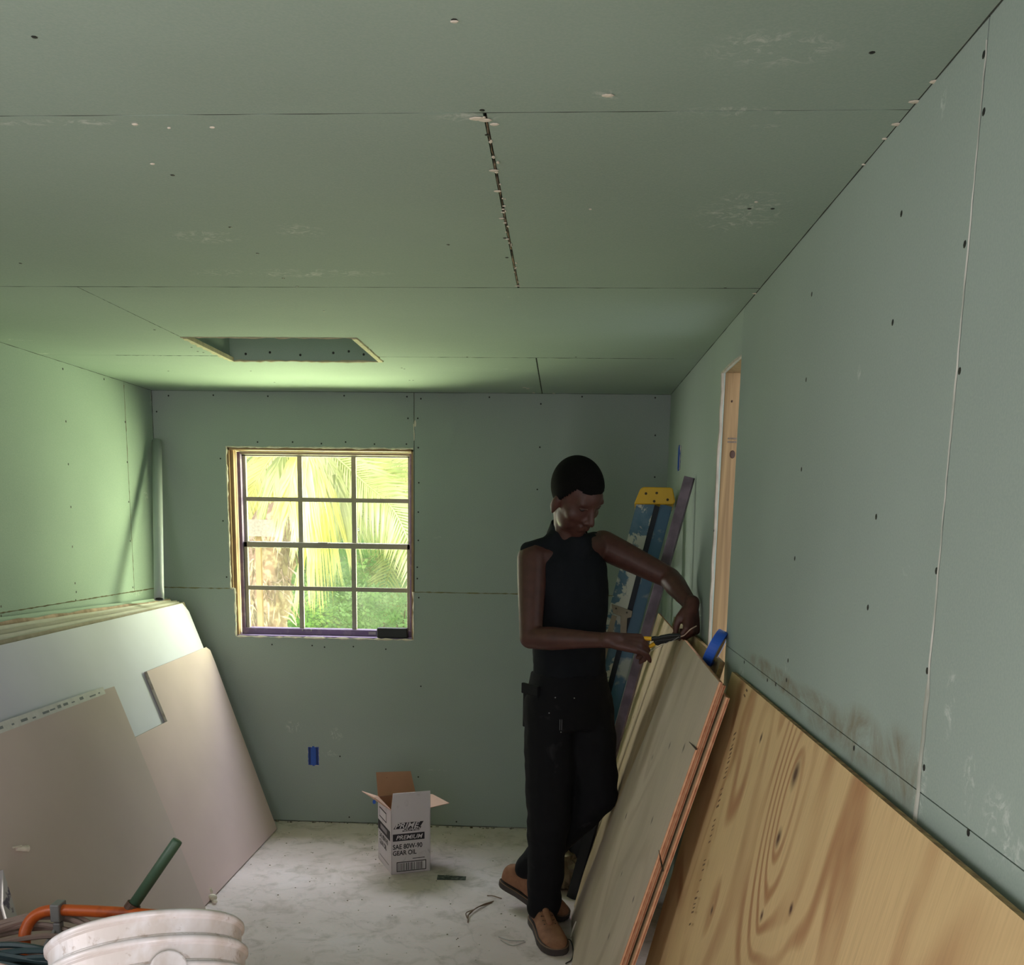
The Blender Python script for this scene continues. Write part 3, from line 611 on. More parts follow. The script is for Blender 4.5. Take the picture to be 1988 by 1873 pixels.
for i in range(5):
    z = .3 + i * .29; tr_ = mesh('tread', obox(LB, lu, lv, lw, (-.075, .01, z), (-.002, .36, z + .022)), simple('ribbed_aluminium', (150, 152, 150), .4, .05, metal=.6), lad)
def oncap(x, y): return onP(x, y, LB - lv * .022, lv)
cp = mesh('ladder_cap', slab([oncap(*p) for p in ((1231, 978), (1307, 979), (1311, 973), (1306, 948), (1301, 946), (1249, 945), (1243, 949))], lv * .36), myel, lad); bevel(cp, .004)
for p in ((1254, 958), (1275, 957), (1270, 973), (1296, 970)): mesh('cap_rivet', ell(oncap(*p) - lv * .001, (.0055, .003, .0055), None, 8, 5), simple('dark_rivet', (70, 56, 30), .5), cp)
mtanm = simple('worn_grey_bracket', (148, 136, 122), .55, .15, 20)
q = onY(1207, 1186, 4.13)
def onlad(x, y): return onP(x, y, LB - lv * .003, lv)
bb = [onlad(1187, 1172), onlad(1228, 1186), onlad(1226, 1198), onlad(1218, 1200), onlad(1216, 1235), onlad(1204, 1232), onlad(1205, 1196), onlad(1190, 1190)]
sp = mesh('spreader_bracket', slab(bb, -lv * .006), mtanm, lad); bevel(sp, .002)
for x, y in ((1196, 1181), (1217, 1189)): mesh('bracket_bolt', ell(onlad(x, y) - lv * .007, (.004, .003, .004), None, 8, 5), simple('dark_bolt', (70, 64, 60), .5), sp)
mesh('spreader_bar', obox(onlad(1193, 1195), lu, lv, lw, (-.012, -.006, -.4), (.01, 0, 0)), mtanm, lad)

# purple-brown flat bar leaning beside the ladder
def bar(name, a, b, w, th, wdir, mat, base=None, parent=None):
    a, b = V(a), V(b); d = (b - a).normalized(); wdir = V(wdir); wdir = (wdir - d * wdir.dot(d)).normalized(); tt = d.cross(wdir)
    return mesh(name, obox(a, wdir, tt, d, (-w / 2, -th / 2, 0), (w / 2, th / 2, (b - a).length)), mat, parent, base=base)
ba = onY(1341, 926, 3.95); ba.x = min(ba.x, XR - .02)
o = bar('trim_board', V((.075, 4.06, 0)), onX(1339, 926, XR - .022), .040, .018, (1, -.6, 0), simple('purple_brown_board', (96, 84, 96), .5, .2, 12, c2=(124, 108, 124)), base=V((.075, 4.06, 0))); bevel(o)
d_ = (onX(1339, 926, XR - .022) - V((.075, 4.06, 0))).normalized(); bar('black_lower_end', V((.075, 4.06, 0)) + d_ * .001, V((.075, 4.06, 0)) + d_ * .46, .044, .022, (1, -.6, 0), mbk, parent=o)  # black box around the lower length of the board
tag(o, 'long narrow purple-brown board leaning against the right wall beside the stepladder', 'board')

# painter's tape roll propped on the plywood edges
tc = onY(1388, 1257, 3.03); td = (onY(1404, 1228, 3.03) - onY(1373, 1287, 3.03)).normalized()
axr = V((.80, -.22, 0)); axr = (axr - td * axr.dot(td)).normalized()
th = thing('tape_roll', tc - td * .054, 'roll of bright blue painters tape propped where the plywood meets the doorway', 'tape')
mtp = simple('blue_masking_tape', (44, 98, 206), .55, .08, 20)
mesh('tape', lathe(tc - axr * .014, axr, [(0, .040), (0, .056), (.003, .0565), (.027, .0565), (.030, .056), (.030, .040), (0, .040)], 36), mtp, th, smooth=False)
mesh('tape_core', lathe(tc - axr * .0138, axr, [(0, .036), (0, .0398), (.0296, .0398), (.0296, .036), (0, .036)], 36), simple('brown_card_core', (134, 108, 80), .8), th)

# ------------------------------------------------------------------ gear oil carton
bo = onZ(760, 1698); br = onZ(835.7, 1689.5); cu = (br - bo).normalized(); cv = V((-cu.y, cu.x, 0)); cw = V((0, 0, 1)); BW = .182; BD = .246; BH = .298
mcard_w = simple('white_printed_card', (214, 206, 212), .6, .04, 12)
t = NT('white_card_smudged'); nz = t.noise(t.co, 14, 4, .6, 1)
c = lin((216, 208, 214))
cc_ = t.mix(t.math('MULTIPLY', t.g(nz, .6, .75), .45), c, lin((120, 104, 108))); t.base(cc_); t.rough(.6); mcard_w = t.m
mcard_b = simple('brown_corrugated_card', (176, 132, 108), .8, .06, 10)
mcard_p = simple('pink_lit_card', (206, 166, 148), .8, .06, 10)
cart = thing('gear_oil_carton', (bo + cu * BW / 2 + cv * BD / 2), 'open white cardboard carton printed with gear oil lettering on the floor by the back wall', 'carton')
def cb(name, a, b, mats=None, par=None):
    o = mesh(name, obox(bo, cu, cv, cw, a, b), mcard_w, par or cart, mats=[mcard_w, mcard_b]); return o
tk = .003
def inner(o, d):   # faces looking along d get the brown inside
    for p in o.data.polygons:
        if p.normal.dot(d) > .5: p.material_index = 1
o = cb('front_panel', (0, 0, 0), (BW, tk, BH)); inner(o, cv); fp = o
o = cb('back_panel', (0, BD - tk, 0), (BW, BD, BH)); inner(o, -cv)
o = cb('side_panel', (0, 0, 0), (tk, BD, BH)); inner(o, cu); sidep = o
o = cb('side_panel', (BW - tk, 0, 0), (BW, BD, BH)); inner(o, -cu)
cb('bottom_panel', (0, 0, .001), (BW, BD, tk + .001))
def flap(pts, thick, name='flap', inside=1):
    P = [bo + cu * a + cv * b + cw * c for a, b, c in pts]; n_ = (P[1] - P[0]).cross(P[3] - P[0]).normalized() * thick
    o = mesh(name, slab(P, n_), mcard_w, cart, mats=[mcard_w, mcard_b, mcard_p]); return o
o = flap([(0, .002, BH), (BW, .002, BH), (BW - .002, .0, BH + .078), (.008, -.002, BH + .079)], .003); inner(o, cv)
o = flap([(0, BD, BH), (BW, BD, BH), (BW - .012, BD + .045, BH + .098), (.004, BD + .05, BH + .104)], .003)
for p in o.data.polygons: p.material_index = 1
o = flap([(0, 0, BH), (0, BD, BH), (-.078, BD - .012, BH + .034), (-.072, .02, BH + .060)], .003)
for p in o.data.polygons: p.material_index = 2
o = flap([(BW, 0, BH), (BW, BD, BH), (BW + .075, BD - .03, BH - .002), (BW + .098, .03, BH + .004)], .003)
for p in o.data.polygons: p.material_index = 2
for a in (.05, .13): mesh('flap_perforation', ell(bo + cu * a + cv * (BD + .036) + cw * (BH + .078), (.006, .002, .002), None, 8, 4), simple('card_dent', (140, 98, 78), .8), cart)
mesh('blue_tape_scrap', ell(bo + cu * -.062 + cv * .06 + cw * (BH + .03), (.008, .003, .01), None, 7, 5), mtp, cart)
minkb = simple('black_carton_ink', (42, 36, 46), .6); minkw = simple('white_carton_ink', (222, 216, 222), .6)
def text(s, size, pos, u, w, out, mat, parent, shear=0, sx=1, offset=0, name='lettering', lift=.0004, bold=0):
    cuv = bpy.data.curves.new('txt', 'FONT'); cuv.body = s; cuv.size = size; cuv.shear = shear; cuv.offset = offset
    ob = bpy.data.objects.new('txt', cuv); COL.objects.link(ob)
    dg = bpy.context.evaluated_depsgraph_get(); me = bpy.data.meshes.new_from_object(ob.evaluated_get(dg)); bpy.data.objects.remove(ob)
    xs = [v.co.x for v in me.vertices]; x0 = min(xs) if xs else 0
    u, w, out = V(u).normalized(), V(w).normalized(), V(out).normalized()
    vs_ = [V(pos) + u * ((v.co.x - x0) * sx) + w * v.co.y + out * lift for v in me.vertices]
    return mesh(name, (vs_, [tuple(p.vertices) for p in me.polygons]), mat, parent)
def flat(a, z0, b, z1, mat, par, lift, sk=0, O=bo, U=cu, OUT=None, name='print_panel'):
    OUT = OUT if OUT is not None else -cv
    P = [O + U * a + cw * z0, O + U * b + cw * z0, O + U * (b + sk) + cw * z1, O + U * (a + sk) + cw * z1]
    return mesh(name, slab([p + OUT * lift for p in P], OUT * .0002), mat, par)
fo = -cv
flat(.010, .211, .132, .238, minkb, fp, .0004, .018); flat(.05, .197, .128, .214, minkb, fp, .0004, .012)
text('PRIME', .034, bo + cu * .016 + cw * .2135, cu, cw, fo, minkw, fp, .35, 1.22, .0006, lift=.0010)
text('GUARD', .018, bo + cu * .056 + cw * .1995, cu, cw, fo, minkw, fp, .35, 1.22, .0004, lift=.0010)
flat(.007, .154, .154, .187, minkb, fp, .0004)
text('PREMIUM', .028, bo + cu * .022 + cw * .1605, cu, cw, fo, minkw, fp, .3, 1.05, .0003, lift=.0010)
text('SAE 80W-90', .031, bo + cu * .007 + cw * .117, cu, cw, fo, minkb, fp, 0, .84, .0007, lift=.0006)
text('GEAR OIL', .030, bo + cu * .007 + cw * .088, cu, cw, fo, minkb, fp, 0, .84, .0007, lift=.0006)
flat(.098, .066, .155, .069, minkb, fp, .0004)
flat(.024, .010, .162, .056, minkb, fp, .0004); flat(.028, .014, .158, .052, minkw, fp, .0007)
x = .031
while x < .150:
    w = R.choice([.0015, .0025, .004]); flat(x, .015, x + w, .050, minkb, fp, .0010, name='barcode_bar'); x += w + R.choice([.0015, .003, .004])
# same print on the left side, running front to back
so = bo + cv * BD; su = -cv; sout = -cu
def st(s, size, a, z, mat, **k): text(s, size, so + su * a + cw * z, su, cw, sout, mat, sidep, **k)
flat(0.004, .15, .226, .195, minkb, sidep, .0004, 0, so, su, sout)
flat(.05, .163, .17, .184, simple('grey_box_print', (150, 142, 148), .6), sidep, .0007, 0, so, su, sout)
flat(.03, .215, .16, .262, minkb, sidep, .0004, .0, so, su, sout); flat(.036, .221, .154, .256, minkw, sidep, .0007, .0, so, su, sout)
st('SAE 80W-90', .034, .03, .118, minkb, sx=.88, offset=.0008, lift=.0006); st('GEAR OIL', .034, .03, .085, minkb, sx=.88, offset=.0008, lift=.0006)
flat(.03, .028, .2, .034, simple('grey_box_print', (150, 142, 148), .6), sidep, .0004, 0, so, su, sout)

# ------------------------------------------------------------------ floor litter
q = [onZ(*p) for p in ((850, 1699), (905, 1702), (904, 1709), (848, 1708))]
o = mesh('tape_strip', slab([p + V((0, 0, .0015)) for p in q], (0, 0, .001)), simple('dark_mottled_strip', (66, 70, 70), .6, .3, 60, c2=(120, 122, 118), lo=.5, hi=.6), None, base=(q[0] + q[2]) / 2)
tag(o, 'short dark mottled strip lying flat on the floor right of the carton', 'strip')
mstring = simple('brown_twine', (118, 92, 72), .8, .2, 40); mstr2 = simple('clear_plastic_strip', (176, 174, 172), .3, .1)
def strands(name, lst, r, mat, label, cat):
    vf = [];
    for l in lst:
        P = sweep_smooth([onZ(x, y, h) for x, y, h in l], 6); vf.append(tube(P, r, 5))
    c = onZ(lst[0][0][0], lst[0][0][1], 0)
    tag(mesh(name, join(*vf), mat, None, base=c), label, cat)
strands('twine', [[(908, 1790, .004), (912, 1772, .01), (935, 1757, .006), (958, 1749, .004)], [(908, 1778, .004), (925, 1762, .012), (945, 1755, .004), (955, 1751, .004)], [(918, 1766, .004), (905, 1772, .01), (907, 1782, .004)]], .0022, mstring, 'loose frayed brown twine on the floor left of the boots', 'twine')
strands('packing_strip', [[(968, 1818, .003), (990, 1825, .006), (1018, 1826, .004)], [(972, 1824, .003), (995, 1835, .004), (1020, 1828, .003)]], .002, mstr2, 'thin clear plastic strip beside the front boot', 'strip')
strands('wood_shaving', [[(946, 1738, .003), (958, 1739, .006), (974, 1744, .004)]], .0022, mstring, 'short brown splinter at the heel of the raised boot', 'splinter')
strands('wood_sliver', [[(1108, 1818, .004), (1113, 1802, .03), (1119, 1788, .06)]], .0028, mpaper, 'pale wood sliver standing against the plywood beside the boots', 'splinter')
strands('black_wire', [[(1098, 1822, .01), (1108, 1826, .03), (1113, 1845, .02), (1110, 1862, .004), (1098, 1870, .003)]], .0022, mbk, 'thin black wire loop around the toe of the front boot', 'wire')
bits = []
for i in range(150):
    x = R.uniform(480, 1010); y = R.uniform(1612, 1865); p = onZ(x, y, .001); s = R.uniform(.001, .0045)
    bits.append(ell(p, (s, s * R.uniform(.4, 1), s * .5), None, 5, 3))
for i in range(60):
    p = onZ(R.gauss(730, 22), R.gauss(1640, 25), .001); s = R.uniform(.001, .004); bits.append(ell(p, (s, s * .6, s * .5), None, 5, 3))
o = mesh('floor_debris', join(*bits), simple('mixed_debris', (112, 96, 74), .9, .3, 9, c2=(190, 184, 172)), None, base=(0, 4, 0)); tag(o, 'crumbs of plaster and wood scattered over the concrete floor', 'debris', kind='stuff')
for i, (x, y, lab) in enumerate([(560, 1738, 'in front of the tan board'), (735, 1752, 'in front of the carton'), (840, 1600, 'right behind the carton')]):
    pass
# chips along the foot of the back wall
bits = []
for i in range(60):
    p = V((R.uniform(-1.5, .1), YB - R.uniform(.004, .03), .002)); s = R.uniform(.002, .006); bits.append(ell(p, (s * 1.5, s, s), None, 6, 4))
tag(mesh('wall_foot_chips', join(*bits), simple('brown_chips', (92, 76, 58), .9, .3, 9, c2=(176, 170, 160)), None, base=(-.7, YB - .02, 0)), 'brown and white chips lying along the foot of the back wall', 'debris', kind='stuff')
# crumpled paper behind the legs
c = V((.03, 4.18, .09)); vf = ell(c, (.075, .09, .09), None, 22, 14)
vf = ([V(p) + (V(p) - c) * .35 * noise.noise(V(p) * 24) for p in vf[0]], vf[1])
tag(mesh('crumpled_paper', vf, simple('brown_crumpled_paper', (150, 132, 110), .7, .2, 20, bump=.5), None, base=(.03, 4.18, 0)), 'crumpled brown paper on the floor behind the bent leg of the man', 'paper')

# ------------------------------------------------------------------ foreground: low bench with pails, cords and an orange frame
TZ = .45
mply = simple('bench_board', (150, 122, 88), .75, .2, 8)
th = thing('work_bench', (-.95, 1.4, 0), 'low wooden work bench below the pails, out of the frame', 'bench')
mesh('bench_top', bx((-1.62, .75, TZ - .03), (-.25, 2.18, TZ)), mply, th)
for x in (-1.55, -.34):
    for y in (.83, 2.08): mesh('leg', bx((x - .03, y - .03, 0), (x + .03, y + .03, TZ - .03)), mply, th)
PA = V((-.24671, .55754, .79264)).normalized(); PT = V((-.66287, 1.51039, .88932))
t = NT('dirty_white_pail'); n1 = t.noise(t.co, 9, 4, .6, .5); n2 = t.noise(t.co, 40, 4, .6)
c = t.mix(t.ramp(n1, [(.42, (0, 0, 0)), (.6, (.8, .8, .8))]), lin((216, 214, 216)), lin((188, 178, 170))); c = t.mix(t.ramp(n2, [(.58, (0, 0, 0)), (.66, (.6, .6, .6))]), c, lin((138, 116, 98)))
t.base(c); t.rough(.35); t.b.inputs['Subsurface Weight'].default_value = 0; t.bump(n1, .2, .004); mpail = t.m
for i, lab in enumerate(['topmost white plastic pail of the nested stack at the bottom left', 'middle white plastic pail of the nested stack', 'lower white plastic pail of the nested stack with a handle lug']):
    o_ = PT - PA * (.041 * i)
    rr = .150 + .0025 * i
    th = thing('plastic_pail', o_ - PA * .37, lab, 'pail', 'nested white pails')
    prof = [(-.004, rr - .008), (.0, rr - .004), (.0, rr), (-.004, rr + .003), (-.009, rr + .003), (-.012, rr - .001), (-.033, rr - .003), (-.036, rr + .001), (-.040, rr + .001), (-.042, rr - .006),
            (-.075, rr - .007), (-.078, rr - .002), (-.082, rr - .002), (-.085, rr - .009), (-.36, rr - .021), (-.37, rr - .024), (-.37, .001)]
    inn = [(-.366, .001), (-.366, rr - .028), (-.08, rr - .012), (-.004, rr - .008)]
    mesh('pail_body', lathe(o_, PA, inn + prof, 72), mpail, th, smooth=False)
    mesh('pail_rim', lathe(o_, PA, [(.002, rr - .006), (.003, rr + .001), (-.001, rr + .0045), (-.008, rr + .004), (-.009, rr - .002)], 72), mpail, th, smooth=True)
    if i == 2:
        n_ = V((.62, -1, 0)); n_ = (n_ - PA * n_.dot(PA)).normalized()
        # lug where the photo shows it
        q = onY(346, 1862, 1.33); q = o_ + PA * -.008 + n_ * rr
        w_ = n_.cross(PA).normalized()
        lug = [q + w_ * (.027 * math.cos(a)) + PA * (.027 * math.sin(a)) for a in [math.pi * k / 10 for k in range(11)]]
        lug = lug + [q - w_ * .027 - PA * .06, q + w_ * .027 - PA * .06]
        l_ = mesh('handle_lug', slab([p + n_ * .008 for p in lug], -n_ * .014), mpail, th); bevel(l_, .003)
        mesh('wire_handle', tube(sweep_smooth([q + n_ * .009 + w_ * -.004 - PA * .0, q + n_ * .016 + w_ * .004 + PA * -.006, q + n_ * .02 + w_ * .04 - PA * .04, q + n_ * .02 + w_ * .10 - PA * .12]), .0028, 6), simple('dark_wire', (70, 66, 62), .4, .1, metal=.7), th)

# cord coils
def coil(cen, rx_, ry_, nl, r, mat, label, tilt=0, hh=.03, seedk=1):
    rr = random.Random(seedk); P = []
    for l in range(nl):
        ph = rr.uniform(0, .8); ax_, ay_ = rx_ * rr.uniform(.86, 1.08), ry_ * rr.uniform(.86, 1.1); dz = rr.uniform(-hh, hh); ox, oy = rr.uniform(-.02, .02), rr.uniform(-.02, .02)
        for k in range(18):
            a = 2 * math.pi * k / 18 + ph * 0
            P.append(V(cen) + V((ox + ax_ * math.cos(a), oy + ay_ * math.sin(a), dz + .012 * math.sin(3 * a + ph * 6) + tilt * math.sin(a))))
    return tube(sweep_smooth(P, 3), r, 6, True)
mc1 = simple('pinkish_grey_cord', (150, 128, 120), .6, .12, 9); mc2 = simple('dark_teal_cord', (48, 68, 72), .55, .2, 9)
o = mesh('cord_coil', coil((-1.17, 2.0, .565), .19, .12, 16, .0064, mc1, '', .0, .085, 3), mc1, None, base=(-1.17, 2.0, TZ)); tag(o, 'coiled pinkish-grey cord heaped under the orange tube', 'cord')
o = mesh('cord_coil', coil((-1.10, 1.74, .585), .20, .10, 18, .0064, mc2, '', .0, .125, 5), mc2, None, base=(-1.10, 1.74, TZ)); tag(o, 'coiled dark teal cord lying between the two pale cord coils', 'cord')
o = mesh('cord_coil', coil((-1.02, 1.52, .63), .19, .08, 20, .0064, mc1, '', .0, .165, 9), mc1, None, base=(-1.02, 1.52, TZ)); tag(o, 'coiled pale cord at the very bottom left beside the pails', 'cord')
# orange tubular frame with grey bracket and green handle
morg = simple('orange_painted_tube', (206, 96, 38), .4, .15, 12, c2=(150, 66, 30), lo=.6, hi=.7)
YO = 2.12
pts_ = [onY(48, 1830, YO - .02), onY(52, 1800, YO - .01), onY(68, 1778, YO), onY(100, 1767, YO), onY(170, 1768, YO), onY(260, 1773, YO), onY(372, 1783, YO), onY(420, 1800, YO), onY(440, 1860, YO)]
pts_ = [pts_[0] + V((0, 0, -.16))] + pts_[:]; pts_[-1].z = TZ + .02; pts_[0].z = TZ + .01
th = thing('tubular_frame', (pts_[0].x, YO, TZ), 'orange tubular metal frame with a grey bracket and a green handle behind the pails', 'frame')
of = mesh('orange_tube', tube(sweep_smooth(pts_, 6), .0135, 14), morg, th, smooth=True)
a = onY(112, 1754, YO); b = onY(114, 1794, YO); 
mgb = simple('grey_cast_bracket', (128, 126, 126), .45, .1, 20)
o = mesh('bracket', join(obox(a, (1, 0, 0), (0, 1, 0), (0, 0, 1), (-.010, -.02, -.038), (.012, .018, .004)), obox(b, (1, 0, 0), (0, 1, 0), (0, 0, 1), (-.008, -.014, -.03), (.010, .006, .008)), tube([b, b + V((-.02, -.05, -.05))], .006, 6)), mgb, th); bevel(o, .003)
h0 = onY(258, 1758, YO + .01); h1 = onY(345, 1631, YO + .05)
mesh('green_handle', tube([h0, h0.lerp(h1, .97), h1], [.0125, .0125, .0115], 18), simple('dark_green_tube', (66, 92, 72), .45, .1, 10), th, smooth=True)
mesh('handle_socket', tube([h0 - (h1 - h0) * .06, h0 + (h1 - h0) * .03], .0165, 14), simple('rusty_socket', (86, 60, 46), .7), th)

# ------------------------------------------------------------------ the man
def cap(a, b, ra, rb, seg=14, n=5):
    """tapered capsule"""
    a, b = V(a), V(b); d = (b - a); L = d.length; d.normalize(); prof = []
    for i in range(n): t = math.pi / 2 * (1 - i / n); prof.append((-ra * math.sin(t), ra * math.cos(t) + 1e-4))
    prof.append((0, ra)); prof.append((L, rb))
    for i in range(1, n + 1): t = math.pi / 2 * i / n; prof.append((L + rb * math.sin(t), rb * math.cos(t) + 1e-4))
    return lathe(a, d, prof, seg, True)
def chain(pts, rad, seg=14): return join(*[cap(pts[i], pts[i + 1], rad[i], rad[i + 1], seg) for i in range(len(pts) - 1)])
def loft(secs, seg=28):
    """secs: (centre, axis u, axis v, ru, rv)"""
    v, f = [], []
    for c, u, w, ru, rv in secs:
        for k in range(seg):
            t = 2 * math.pi * k / seg; cx_, sx_ = math.cos(t), math.sin(t)
            cx_ = math.copysign(abs(cx_) ** .85, cx_); sx_ = math.copysign(abs(sx_) ** .85, sx_)
            v.append(V(c) + V(u) * ru * cx_ + V(w) * rv * sx_)
    for i in range(len(secs) - 1):
        for k in range(seg):
            k2 = (k + 1) % seg; f.append((i * seg + k, i * seg + k2, (i + 1) * seg + k2, (i + 1) * seg + k))
    f += [tuple(range(seg - 1, -1, -1)), tuple((len(secs) - 1) * seg + k for k in range(seg))]
    return v, f
def remesh(name, vf, vox, mat, parent, smooth=6, disp=None, fac=.5):
    ob = mesh('tmp', vf, mat)
    r = ob.modifiers.new('r', 'REMESH'); r.mode = 'VOXEL'; r.voxel_size = vox; r.use_smooth_shade = True
    s = ob.modifiers.new('s', 'SMOOTH'); s.iterations = smooth; s.factor = fac
    dg = bpy.context.evaluated_depsgraph_get(); me = bpy.data.meshes.new_from_object(ob.evaluated_get(dg)); me.name = name
    old = ob.data; bpy.data.objects.remove(ob); bpy.data.meshes.remove(old)
    o_ = wloc(parent); ns = [v.normal.copy() for v in me.vertices]
    for v, n_ in zip(me.vertices, ns):
        p = v.co.copy()
        if disp: p = p + n_ * disp(p)
        v.co = p - o_
    me.materials.clear(); me.materials.append(mat)
    for p in me.polygons: p.use_smooth = True
    o = bpy.data.objects.new(name, me); COL.objects.link(o); o.parent = parent; return o

man = thing('person', (-.01, 3.72, 0), 'man with short black hair in a sleeveless black top and black trousers holding pliers', 'person')
t = NT('dark_brown_skin'); nz = t.noise(t.co, 30, 4)
t.base(t.ramp(nz, [(.3, lin((70, 41, 35))), (.7, lin((84, 51, 43)))])); t.rough(.5); t.b.inputs['Specular IOR Level'].default_value = .45; t.bump(t.noise(t.co, 220, 3), .1, .0006); mskin = t.m
mhair = simple('short_black_hair', (16, 15, 15), .95, .3, 300, bump=.8, bscale=420, spec=.1)
mshirt = simple('black_cotton_top', (27, 29, 33), .95, .15, 12, bump=.25, bscale=500, spec=.15)
t = NT('black_dusty_trousers'); nz = t.noise(t.co, 7, 4, .6, .8)
t.base(t.mix(t.math('MULTIPLY', t.g(nz, .62, .78), .35), lin((22, 22, 25)), lin((84, 82, 86)))); t.rough(.9); t.b.inputs['Specular IOR Level'].default_value = .2; t.bump(t.noise(t.co, 14, 3), .4, .01); mtrou = t.m

# joints
rSh, lSh = V((-.112, 3.70, 1.437)), V((.150, 3.895, 1.487))
rEl, lEl = onY(1030, 1238, 3.60), onY(1300, 1122, 3.80)
rWr, lWr = onY(1186, 1243, 3.46), onY(1343, 1176, 3.58)
neck0, neck1 = V((.030, 3.79, 1.455)), V((.03, 3.76, 1.60))
hc = onY(1119, 962, 3.71)
pel = V((.035, 3.81, .93))
shd = (lSh - rSh); shd.z = 0; shd.normalize(); fac_ = V((shd.y, -shd.x, 0))   # shoulder line and facing direction
rHip, lHip = V((-.035, 3.765, .89)), V((.105, 3.865, .89))
rKn, lKn = V((-.030, 3.725, .49)), V((.158, 3.79, .53))
rAn, lAn = V((-.040, 3.735, .085)), V((-.130, 3.93, .150))

parts = []
# head in its own frame: x left-right, y forward, z up
yaw, pit, rol = math.radians(-56), math.radians(-38), math.radians(8)
# facing direction = (-sin(yaw'), ...): rotate +Y towards +X and the camera
HR = Matrix.Rotation(math.radians(-137), 3, 'Z') @ Matrix.Rotation(pit, 3, 'X') @ Matrix.Rotation(rol, 3, 'Y')
HS = 1.08
def hp(x, y, z): return hc + HR @ (V((x, y, z)) * HS)
def hell(c, r, s=20): return ell(hp(*c), tuple(q * HS for q in r), HR, s, 14)
hd = [hell((0, -.012, .030), (.076, .096, .094)), hell((0, .030, -.020), (.064, .064, .085)), hell((0, .036, -.068), (.052, .052, .046)), hell((0, .068, -.098), (.026, .024, .020)),
      hell((.036, .052, -.028), (.030, .030, .026)), hell((-.036, .052, -.028), (.030, .030, .026)), hell((.036, .030, -.060), (.026, .046, .044)), hell((-.036, .030, -.060), (.026, .046, .044)), hell((0, .052, -.082), (.038, .040, .032)), hell((0, .060, .030), (.052, .034, .050)),
      hell((0, .072, -.062), (.030, .022, .024)),
      cap(hp(0, .090, .012), hp(0, .114, -.030), .0085, .0125), hell((.013, .100, -.034), (.0105, .012, .009)), hell((-.013, .100, -.034), (.0105, .012, .009)),
      cap(hp(-.040, .078, .030), hp(.040, .078, .030), .011, .011), cap(hp(-.020, .093, -.0575), hp(.020, .093, -.0575), .0065, .0065), cap(hp(0, .098, -.0575), hp(0, .098, -.0575) + V((1e-3, 0, 0)), .0075, .0075),
      cap(hp(-.017, .091, -.071), hp(.017, .091, -.071), .0085, .0085)]
for s in (-1, 1):
    hd += [ell(hp(.076 * s, -.004, -.028), (.008, .020, .033), HR @ Matrix.Rotation(.25 * s, 3, 'Z')), ell(hp(.077 * s, -.001, -.054), (.007, .011, .012), HR)]
parts += hd
parts += [cap(neck0, hp(0, -.020, -.050), .062, .056), cap(neck0, hp(0, .010, -.055), .052, .050)]
# trunk under the clothes
def sec(c, hw, hd_, tw=0): return (c, shd, fac_, hw, hd_)
trunk = [(V((.035, 3.81, .80)), .12, .085), (V((.035, 3.81, .92)), .150, .105), (V((.035, 3.81, 1.02)), .128, .095), (V((.030, 3.81, 1.12)), .128, .100), (V((.022, 3.805, 1.24)), .145, .108), (V((.018, 3.80, 1.36)), .155, .108), (V((.017, 3.80, 1.44)), .13, .085), (V((.016, 3.80, 1.485)), .07, .06)]
parts.append(loft([(c, shd, fac_, a, b) for c, a, b in trunk]))
parts += [cap(rSh, V((.01, 3.80, 1.43)), .054, .07), cap(lSh, V((.03, 3.80, 1.45)), .052, .07)]
# arms: deltoid, biceps, forearm, wrist
def arm(sh, el, wr, bulge, fore=1.0):
    um = sh.lerp(el, .28); um2 = sh.lerp(el, .62); fm = el.lerp(wr, .28)
    return [cap(sh, um, .056, .053), cap(um, um2, .053, .047), cap(um2, el, .047, .040), cap(el, fm, .040, .043 * fore), cap(fm, el.lerp(wr, .7), .043 * fore, .031), cap(el.lerp(wr, .7), wr, .031, .0255)]
parts += arm(rSh, rEl, rWr, 1) + arm(lSh, lEl, lWr, 1, .95)
# legs (mostly inside the trousers)
parts += [cap(rHip, rKn, .075, .05), cap(rKn, rAn, .05, .035), cap(lHip, lKn, .075, .05), cap(lKn, lAn, .05, .035), cap(rHip, lHip, .09, .09),
          cap(rAn, rAn + V((.0, 0, -.03)), .036, .036)]
# hands: x along the fingers, y towards the thumb, z out of the back
def hand(o, x, z, thumb, curls, th_pts, spread=1.0, sc=1.0, fl=(.076, .084, .078, .062)):
    x = V(x).normalized(); z = V(z); z = (z - x * z.dot(x)).normalized(); y = x.cross(z)
    if y.dot(V(thumb)) < 0: y = -y
    P = lambda a, b, c: V(o) + (x * a + y * b + z * c) * sc
    out = [cap(P(-.01, 0, 0), P(.018, .004, 0), .026 * sc, .024 * sc)]
    ky = [.030, .010, -.011, -.030]; kx = [.086, .090, .085, .076]
    for i in range(4):
        out.append(cap(P(.012, ky[i] * .55, 0), P(kx[i], ky[i], 0), .0155 * sc, .0125 * sc, 10))
        c0, c1, c2 = curls[i]; p = V((kx[i], ky[i] * spread, 0)); ang = 0; L = fl[i]; rad = [.0104, .0096, .0088, .0074]
        for j, (cc, fr) in enumerate(((c0, .46), (c1, .30), (c2, .24))):
            ang += cc; q = p + V((math.cos(ang) * L * fr, 0, -math.sin(ang) * L * fr))
            out.append(cap(P(*p), P(*q), rad[j] * sc, rad[j + 1] * sc, 10)); p = q
    out += [cap(P(.02, .004, -.006), P(.075, 0, -.006), .018 * sc, .014 * sc, 10)]
    tp = [V(q) for q in th_pts]; rd = [.016, .0135, .0115, .0092]
    for j in range(len(tp) - 1): out.append(cap(P(*tp[j]), P(*tp[j + 1]), rd[j] * sc, rd[j + 1] * sc, 10))
    return out, P
